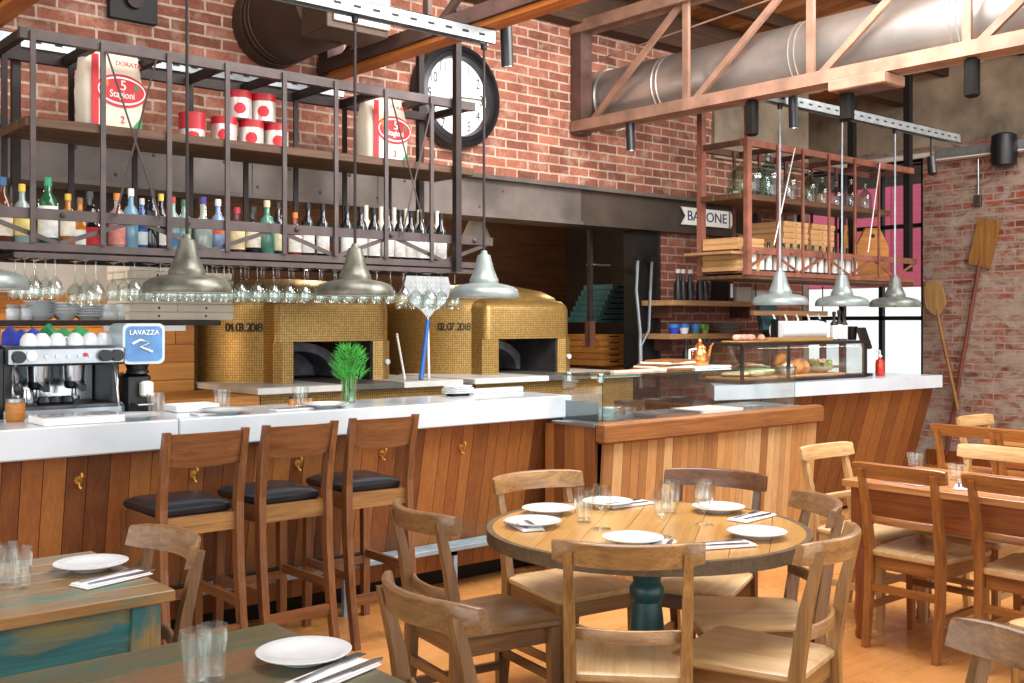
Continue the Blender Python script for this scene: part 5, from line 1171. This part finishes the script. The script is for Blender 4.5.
# ------------------------------------------------------------------ chairs
def rr_out(hw0,hw1,y0,y1,z,r=.04,n=4):
    pts = []
    for (x,y,s) in ((hw1-r,y1-r,0),(-hw1+r,y1-r,PI/2),(-hw0+r,y0+r,PI),(hw0-r,y0+r,1.5*PI)):
        for k in range(n+1):
            a = s+PI/2*k/n; pts.append((x+r*math.cos(a),y+r*math.sin(a),z))
    return pts
def chair(label,pre,seatm,curve=.082,grp=None,style='bistro'):
    t = thing('dining_chair',label,'chair',(0,0,0),0,grp)
    X,Y_,Z_ = (M[pre+'_'+a] for a in 'xyz')
    zs = .45
    MB().loft([rr_out(.175,.205,-.2,.215,zs-.028,.03),rr_out(.182,.212,-.205,.22,zs-.02,.035),rr_out(.182,.212,-.205,.22,zs-.006,.035),rr_out(.172,.202,-.195,.21,zs,.035)]).build('seat', M[seatm], t)
    pieces('apron', X, t, [(-.165,.165,.175,.195,zs-.09,zs-.03),(-.15,.15,-.19,-.17,zs-.09,zs-.03)])
    pieces('side_apron', Y_, t, [(-.175,-.155,-.17,.175,zs-.09,zs-.03),(.155,.175,-.17,.175,zs-.09,zs-.03)])
    for s in (-1,1):
        b = MB(); b.sweep([(s*.182,.19,0),(s*.18,.185,zs-.03)],[(.014,0,0),(.019,0,0)],[(0,.014,0),(0,.02,0)]); b.build('front_leg', Z_, t, smooth=False)
        pts = [(s*.17,-.235,0),(s*.172,-.2,.25),(s*.172,-.195,.45),(s*.174,-.225,.65),(s*.176,-.268,.825)]
        b = MB(); b.sweep(pts,[(.014,0,0),(.017,0,0),(.018,0,0),(.016,0,0),(.013,0,0)],[(0,.016,0),(0,.02,0),(0,.021,0),(0,.018,0),(0,.013,0)]); b.build('rear_leg_post', Z_, t, smooth=False)
    def curved(z0,z1,hw,yb,dp,th,nm,bulge=0,tilt=0):
        n = 12; rings = []
        for k in range(n+1):
            u = -1+2*k/n; x = u*hw; y = yb-dp*(1-u*u); e = (1-abs(u)**8*.18)
            nx, ny = 2*dp*u/hw, 1.0; l = math.hypot(nx,ny); ox, oy = -nx/l*th/2*0, th/2
            zm = (z0+z1)/2; hh = (z1-z0)/2*e
            rings.append([(x,y-oy-tilt*0,zm-hh),(x,y+oy,zm-hh),(x,y+oy-tilt,zm+hh-.006),(x,y+oy-tilt-.006,zm+hh),(x,y-oy-tilt+.006,zm+hh),(x,y-oy-tilt,zm+hh-.006)])
        MB().loft(rings).build(nm, X, t, ang=50)
    if style == 'bistro':
        curved(.782,.856,.226,-.212,curve,.026,'top_rail',tilt=.014)
        curved(.545,.585,.165,-.19,curve*.45,.018,'mid_rail')
    else:
        curved(.782,.856,.225,-.238,.02,.022,'top_rail',tilt=.012)
        curved(.57,.605,.17,-.195,.012,.018,'mid_rail')
    pieces('cross_stretcher', X, t, [(-.17,.17,-.215,-.195,.26,.295),(-.17,.17,.18,.196,.22,.25)])
    for s in (-1,1): b = MB(); b.box(s*.175-.009,s*.175+.009,-.2,.19,.17,.2); b.build('side_stretcher', Y_, t, smooth=False)
    return t
def place(src,rail,deg,label,grp,first=[]):
    # rail: plan position of the middle of the top rail, deg: the way the chair faces
    a = math.radians(deg); d = Vector((math.cos(a),math.sin(a),0)); o = Vector((rail[0],rail[1],0))+d*.262
    rz = a-PI/2
    if src.name not in first:
        first.append(src.name); src.location = o; src.rotation_euler = (0,0,rz); src['label'] = label; src['group'] = grp; return src
    return dup(src,o,rz,label,grp)
c2 = chair('x','chairbrown','seat_shaded')
c5 = chair('x','chairbrown','seat')
c6 = chair('x','chairdark','seat')
c1 = chair('x','chair','seat'); gR = 'bistro chairs at the round table'
place(c1,(2.295,2.165),43,'wooden chair at the near side of the round table with its back to the viewer',gR)
place(c1,(3.04,3.42),263,'wooden chair at the far left side of the round table facing it',gR)
place(c6,(3.69,2.95),200,'wooden chair with brown top rail behind the round table before the island',gR)
place(c5,(3.40,2.24),141,'wooden chair at the right of the round table, seat pushed under the top',gR)
place(c1,(2.89,1.85),105,'wooden chair nearest right of the round table with strongly curved back rail',gR)
place(c2,(2.17,3.05),-9,'brown wooden chair at the left of the round table behind the nearer brown chair',gR)
place(c2,(1.515,2.12),-6,'brown wooden chair in the foreground beside the green painted table',gR)
place(c2,(1.345,3.17),180,'brown wooden chair pushed under the teal edged table at the left','chairs at the left tables')
place(c2,(2.185,.95),148,'wooden chair back cut by the bottom right corner of the photo','chairs near the right edge')
place(c1,(4.2,1.45),170,'wooden chair with pale seat cut by the right edge beside the amber table','chairs near the right edge')
c3 = chair('x','chairred','seat',style='straight'); gA = 'straight backed chairs at the amber tables'
place(c3,(4.42,2.53),0,'amber wooden chair with ladder back in front of the amber table',gA)
place(c3,(4.44,2.02),0,'amber wooden chair cut by the right edge in front of the amber table',gA)
place(c3,(6.42,3.22),0,'amber wooden chair in front of the far table by the worn brick wall',gA)
c4 = chair('x','chairpale','seat',style='straight')
place(c3,(6.40,2.82),0,'amber wooden chair at the far table cut by the right edge',gA)
place(c4,(4.92,3.23),268,'pale wooden chair at the head of the amber table by the island',gA)
place(c4,(5.50,2.56),180,'pale wooden chair on the far side of the amber table facing it',gA)
place(c4,(7.2,3.55),268,'pale wooden chair at the head of the far table',gA)

# ------------------------------------------------------------------ bar stools
def stool(label):
    t = thing('bar_stool',label,'bar stool',(0,0,0),0,'bar stools'); X,Y_,Z_ = (M['stool_'+a] for a in 'xyz'); zs = .70; hw = .165
    MB().loft([rr_out(.155,.17,-.165,.2,zs,.03),rr_out(.163,.18,-.172,.21,zs+.012,.04),rr_out(.16,.178,-.17,.208,zs+.03,.04),rr_out(.135,.15,-.145,.18,zs+.045,.04)]).build('cushion', M['black_soft'], t)
    pieces('apron', M['chair_x'], t, [(-hw,hw,-.2,-.175,zs-.075,zs-.002),(-hw,hw,.175,.2,zs-.075,zs-.002)])
    pieces('side_apron', Y_, t, [(-hw,-hw+.022,-.175,.175,zs-.075,zs-.002),(hw-.022,hw,-.175,.175,zs-.075,zs-.002)])
    for s in (-1,1):
        b = MB(); b.sweep([(s*.166,.2,0),(s*.158,.19,zs-.01)],[(.017,0,0),(.021,0,0)],[(0,.017,0),(0,.021,0)]); b.build('front_leg', Z_, t, smooth=False)
        pts = [(s*.166,-.285,0),(s*.166,-.235,.25),(s*.166,-.205,.5),(s*.166,-.2,.74),(s*.168,-.225,.9),(s*.17,-.262,1.055)]
        b = MB(); b.sweep(pts,[(.016,0,0)]*5+[(.014,0,0)],[(0,.018,0),(0,.021,0),(0,.023,0),(0,.023,0),(0,.018,0),(0,.014,0)]); b.build('rear_leg_post', Z_, t, smooth=False)
    n = 10; rings = []
    for k in range(n+1):
        u = -1+2*k/n; y = -.222-.012*(1-u*u); rings.append([(u*.156,y-.012,.915-.012*(1-u*u)),(u*.156,y+.012,.915-.012*(1-u*u)),(u*.156,y-.022,1.045),(u*.156,y-.046,1.045)])
    MB().loft(rings).build('back_rail', X, t, ang=50)
    b = MB(); b.box(-.15,.15,.18,.205,.27,.31); b.build('front_stretcher', X, t, smooth=False)
    b = MB(); b.box(-.15,.15,-.255,-.232,.19,.235); b.build('rear_stretcher', X, t, smooth=False)
    for s in (-1,1): b = MB(); b.box(s*.163-.01,s*.163+.01,-.23,.185,.3,.34); b.build('side_stretcher', Y_, t, smooth=False)
    b = MB(); b.cyl((-.17,.197,.318),(.17,.197,.318),.008,seg=8); b.build('foot_rail', M['iron'], t)
    return t
s1 = stool('left wooden bar stool with black cushion')
s1.location = (1.90,4.40,0); s1['label'] = 'wooden bar stool with black cushion nearest the coffee machine'
dup(s1,(2.345,4.43,0),0.02,'middle wooden bar stool with black cushion at the bar'); dup(s1,(2.82,4.465,0),-.04,'wooden bar stool with black cushion nearest the round table')

# ------------------------------------------------------------------ tables
ct = (2.92,2.66); Rt = .585; ZT = .75
t = thing('round_table','round table with honey coloured boards and a turned teal pedestal','table',(ct[0],ct[1],0),math.radians(35))
b = MB(); nb = 9; w = 2*Rt*.97/nb
for i in range(nb):
    y0, y1 = -Rt*.97+i*w+.001, -Rt*.97+(i+1)*w-.001; n = 8; R_ = Rt*.965
    lo = [(math.sqrt(max(R_*R_-y*y,.0001)),y) for y in [y0+(y1-y0)*k/n for k in range(n+1)]]
    b.prism([(x,y) for x,y in lo]+[(-x,y) for x,y in reversed(lo)],ZT-.03,ZT,'z',random.random())
b.build('board_top', M['table_round'], t, smooth=False)
b = MB(); b.loft([[(r*math.cos(2*PI*k/64),r*math.sin(2*PI*k/64),z) for k in range(64)] for r,z in ((Rt*.93,ZT-.045),(Rt,ZT-.045),(Rt,ZT+.0005),(Rt*.962,ZT+.0005),(Rt*.962,ZT-.03),(Rt*.93,ZT-.045))],cap=False); b.build('rim', M['table_rim'], t)
b = MB(); b.lathe([(.08,.06),(.08,.12),(.056,.16),(.052,.2),(.062,.26),(.066,.34),(.06,.42),(.052,.48),(.064,.5),(.064,.53),(.05,.55),(.056,.6),(.068,.63),(.068,.65),(.1,.68),(.1,.704)],seg=28); b.build('turned_pedestal', M['teal_wood'], t)
for k in range(4):
    a = k*PI/2+.4; b = MB().T((0,0,0),a); b.sweep([(.06,0,.13),(.18,0,.13),(.33,0,.05),(.40,0,.02)],[(0,.035,0)]*4,[(.012,0,.045),(.0,0,.04),(0,0,.03),(0,0,.02)]); b.build('foot', M['teal_wood'], t, smooth=False)
for s in (-1,1): b = MB(); b.box(-.5,.5,s*.16-.03,s*.16+.03,ZT-.0455,ZT-.031) ; b.build('batten', M['plank_cap'], t, smooth=False)
def rect_table(label,x0,x1,y0,y1,boardax,topm,apm,legm,rz=0,apin=.06,ah=.13,lw=.04,turned=False,n=6):
    cx,cy = (x0+x1)/2,(y0+y1)/2; hx,hy = (x1-x0)/2,(y1-y0)/2
    t = thing('dining_table',label,'table',(cx,cy,0),rz); b = MB()
    L = hy if boardax=='x' else hx
    for i in range(n):
        a0, a1 = -L+2*L*i/n+.001, -L+2*L*(i+1)/n-.001; v = random.random()
        if boardax=='x': b.box(-hx,hx,a0,a1,ZT-.032,ZT,.003,v)
        else: b.box(a0,a1,-hy,hy,ZT-.032,ZT,.003,v)
    b.build('board_top', M[topm], t, smooth=False)
    i_ = apin
    for y_ in (-hy+i_,hy-i_): MB().box(-hx+i_+lw,hx-i_-lw,y_-.011,y_+.011,ZT-.033-ah,ZT-.033).build('apron', M[apm], t, smooth=False)
    for x_ in (-hx+i_,hx-i_): MB().box(x_-.011,x_+.011,-hy+i_+lw,hy-i_-lw,ZT-.033-ah,ZT-.033).build('apron', M[apm], t, smooth=False)
    for sx in (-1,1):
        for sy in (-1,1):
            px,py = sx*(hx-i_-lw/2+.01),sy*(hy-i_-lw/2+.01)
            if turned: MB().box(px-lw,px+lw,py-lw,py+lw,ZT-.033-ah-.02,ZT-.033,.004).lathe([(.03,0),(.036,.02),(.03,.05),(.042,.12),(.034,.2),(.04,.42),(.03,.45),(.04,.48),(.036,.57)],(px,py,0),18).build('leg', M[legm], t)
            else: MB().box(px-lw,px+lw,py-lw,py+lw,0,ZT-.033,.004).build('leg', M[legm], t, smooth=False)
    return t
rect_table('table with worn brown boards and chipped teal apron at the left edge',.30,1.235,2.89,3.56,'x','table_brown','apron_teal','apron_leg')
rect_table('green painted board table in the bottom left corner',.35,1.285,1.55,2.42,'x','table_green','apron_teal','apron_leg')
rect_table('amber wooden table with deep apron on the right',4.50,5.2,1.3,2.86,'y','table_red','apron_red','leg_red',ah=.16,turned=True)
rect_table('far amber wooden table by the worn brick wall',6.72,7.5,1.6,3.25,'y','table_red','apron_red','leg_red',ah=.14)

# ------------------------------------------------------------------ table settings
ZS_ = ZT+.0015; gt = 'place settings on the round table'
for (px,py,l) in ((533,511,'white plate at the far left of the round table'),(533,526,'white plate at the near left of the round table'),(590,497,'white plate behind the glasses on the round table'),(633,543,'white plate before the nearest chair of the round table'),(735,508,'white plate at the far right of the round table'),(757,537,'white plate at the near right of the round table')):
    p = ZP(px,py,ZS_); d = Vector((p.x-ct[0],p.y-ct[1],0)); 
    if d.length > .44: d *= .44/d.length
    plate(l,(ct[0]+d.x,ct[1]+d.y,ZS_),gt,.104)
for (px,py,rz,l) in ((722,546,-.42,'between the two right hand plates of the round table'),(766,517,.1,'at the right edge of the round table'),(625,502,-.1,'at the far side of the round table'),(503,526,1.2,'at the left edge of the round table'),(660,548,.6,'beside the near plate of the round table')):
    p = ZP(px,py,ZS_); d = Vector((p.x-ct[0],p.y-ct[1],0))
    if d.length > .45: d *= .45/d.length
    setting((ct[0]+d.x,ct[1]+d.y,ZS_+.0005),rz,l,gt,.18)
for (px,py,l) in ((584,522,'tumbler standing by the left plates on the round table'),(670,513,'tall tumbler at the middle of the round table'),(705,512,'tumbler beside the far right plate on the round table')):
    p = ZP(px,py,ZS_); glassT('tumbler',l,p,.038,.125,gt)
for (px,py,l) in ((602,529,'stemmed goblet next to the left tumbler on the round table'),(662,537,'stemmed goblet in front of the middle tumbler on the round table'),(704,525,'stemmed goblet in front of the right tumbler on the round table')):
    p = ZP(px,py,ZS_); goblet(l,p,.034,.16,gt)
gl_ = 'place settings on the left tables'
p = ZP(91,569,ZS_); plate('white plate on the brown board table at the left',p,gl_,.108)
p = ZP(112,580,ZS_); setting(p,.28,'on the brown board table at the left',gl_,.22)
for (px,py,l) in ((6,583,'fluted tumbler cut by the left edge on the brown board table'),(20,588,'fluted tumbler at the left end of the brown board table')): p = ZP(px,py,ZS_); glassT('tumbler',l,p,.033,.115,gl_)
p = ZP(304,660,ZS_); plate('white plate on the green painted table',p,gl_,.105)
p = ZP(333,676,ZS_); setting(p,.3,'on the green painted table',gl_,.22)
for (px,py,l) in ((196,686,'left fluted tumbler on the green painted table'),(212,680,'right fluted tumbler on the green painted table')): p = ZP(px,py,ZS_); glassT('tumbler',l,p,.033,.115,gl_)
gr_ = 'place settings on the amber tables'
for (px,py,l) in ((920,467,'tumbler at the far left corner of the amber table'),(957,480,'tumbler in the middle of the amber table')): p = ZP(px,py,ZS_); p.x = min(p.x,5.12); glassT('tumbler',l,p,.042,.078,gr_)
for (px,py,rz,l) in ((893,485,1.4,'at the head of the amber table'),(965,487,.4,'in the middle of the amber table'),(1010,492,1.5,'at the right end of the amber table')):
    p = ZP(px,py,ZS_); p.x = min(max(p.x,4.62),5.08); setting(p,rz,l,gr_,.18)
p = ZP(1016,429,ZS_); plate('white plate on the far table by the worn brick wall',(6.95,2.95,ZS_),gr_,.12)

# ------------------------------------------------------------------ peels leaning on the side wall
def wallpeel(label,pt,pm,pb,w,head,hm,sm,sq):
    # pt: top of the blade, pm: blade/handle joint, pb: foot of the handle; all in the plane of the side wall
    X_ = XS-.06-head
    a, m_, c = XP(*pt,X_), XP(*pm,X_), XP(*pb,X_); d = (a-m_).normalized(); n_ = Vector((0,d.z,-d.y)).normalized()
    if c.z < .02: c.z = .02
    t = thing('oven_peel',label,'oven peel',(X_,c.y,c.z),0,'wooden oven peels'); L = (a-m_).length
    o = Vector((X_,c.y,c.z)); poly = sq
    b = MB(); b.loft([[m_-o+d*(v*L)+n_*(u*w)+Vector((dx,0,0)) for u,v in poly] for dx in (-.012,.012)]); b.build('blade', M[hm], t)
    MB().tube([c-o, m_-o, m_-o+d*(L*.25)],[.02,.019,.012],10).build('handle', M[sm], t)
    return t
ARC = [(-.5,0),(.5,0),(.55,.1),(.55,.85),(.5,.97),(.4,1),(-.4,1),(-.5,.97),(-.55,.85),(-.55,.1)]
LEAF = [(-.05,0),(.05,0),(.3,.12),(.55,.3),(.5,.75),(.3,1),(-.3,1),(-.5,.8),(-.55,.3),(-.3,.12)]
def footz(pt,pb):  return pb
wallpeel('long wooden oven peel with brown rectangular blade leaning on the worn brick wall',(990,219),(979,266),(946,455),.21,0,'peel_wood','peel_dark',ARC)
wallpeel('pale pointed wooden oven peel leaning beside the window',(932,281),(938,316),(958,410),.2,.05,'peel_pale','peel_wood',LEAF)

# ------------------------------------------------------------------ light
w = bpy.data.worlds.new('World'); sc.world = w; w.use_nodes = True; nt = w.node_tree; bgd = nt.nodes['Background']
bgd.inputs[0].default_value = (.95,.98,1.0,1); bgd.inputs[1].default_value = 1.45
def area(name,loc,target,sx,sy,power,col=(1,1,1)):
    l = bpy.data.lights.new(name,'AREA'); l.shape = 'RECTANGLE'; l.size = sx; l.size_y = sy; l.energy = power; l.color = col
    o = bpy.data.objects.new(name,l); C.objects.link(o); o.location = loc; o.rotation_euler = (Vector(target)-Vector(loc)).to_track_quat('-Z','Y').to_euler(); return o
area('skylight',(3.6,2.9,3.95),(3.9,3.4,0),3.4,2.2,260,(1,.99,.98))
area('skylight_right',(7.9,2.4,4.0),(7.8,2.9,0),3.0,2.0,200,(1,.99,.98))
area('skylight_middle',(4.75,3.4,3.95),(5.6,5.6,2.2),1.4,3.0,190,(1,.99,.98))
area('front_windows',(3.5,-2.6,2.0),(3.8,4,1.2),7.0,2.6,120,(1,.99,.97))
area('left_windows',(-2.2,2.0,2.1),(4,4.5,1.2),4.0,2.2,80,(1,.97,.93))
area('back_shelf_fill',(1.1,5.98,2.2),(1.1,6.05,1.2),2.6,.06,14,(1,.93,.84))  # added light to brighten the crockery shelf, no fitting modelled
area('case_fill',(6.85,4.62,1.315),(6.85,4.82,1.08),1.3,.03,3.0,(1,.93,.82))  # added light to brighten the breads, the case has no lamp
def point(name,loc,power,col,r=.08):
    l = bpy.data.lights.new(name,'POINT'); l.energy = power; l.color = col; l.shadow_soft_size = r; o = bpy.data.objects.new(name,l); C.objects.link(o); o.location = loc
for i,(x,y,z,p) in enumerate(((.6,6.3,1.3,6),(2.2,6.3,1.3,6),(4.62,7.9,2.5,26),(6.2,8.2,2.4,16),(7.4,7.4,2.4,20))): point('kitchen_fill_%d'%i,(x,y,z),p,(1,.72,.42))  # added warm point lights to brighten the kitchen, no bulbs modelled
cam = bpy.data.cameras.new('camera'); co = bpy.data.objects.new('camera',cam); C.objects.link(co)
cam.sensor_width = 36; cam.lens = F/1024*36; cam.shift_y = -(341.5-HY)/1024; cam.clip_start = .05; cam.clip_end = 100
co.location = (0,0,H); co.rotation_euler = Vector((ca,sa,0)).to_track_quat('-Z','Y').to_euler()
sc.camera = co
sc.view_settings.view_transform = 'Standard'; sc.view_settings.look = 'None'; sc.view_settings.gamma = 1; sc.view_settings.use_curve_mapping = False; sc.view_settings.exposure = 0.0
sc.cycles.max_bounces = 10; sc.cycles.transparent_max_bounces = 24; sc.cycles.transmission_bounces = 8; sc.cycles.use_denoising = True; sc.cycles.sample_clamp_indirect = 6
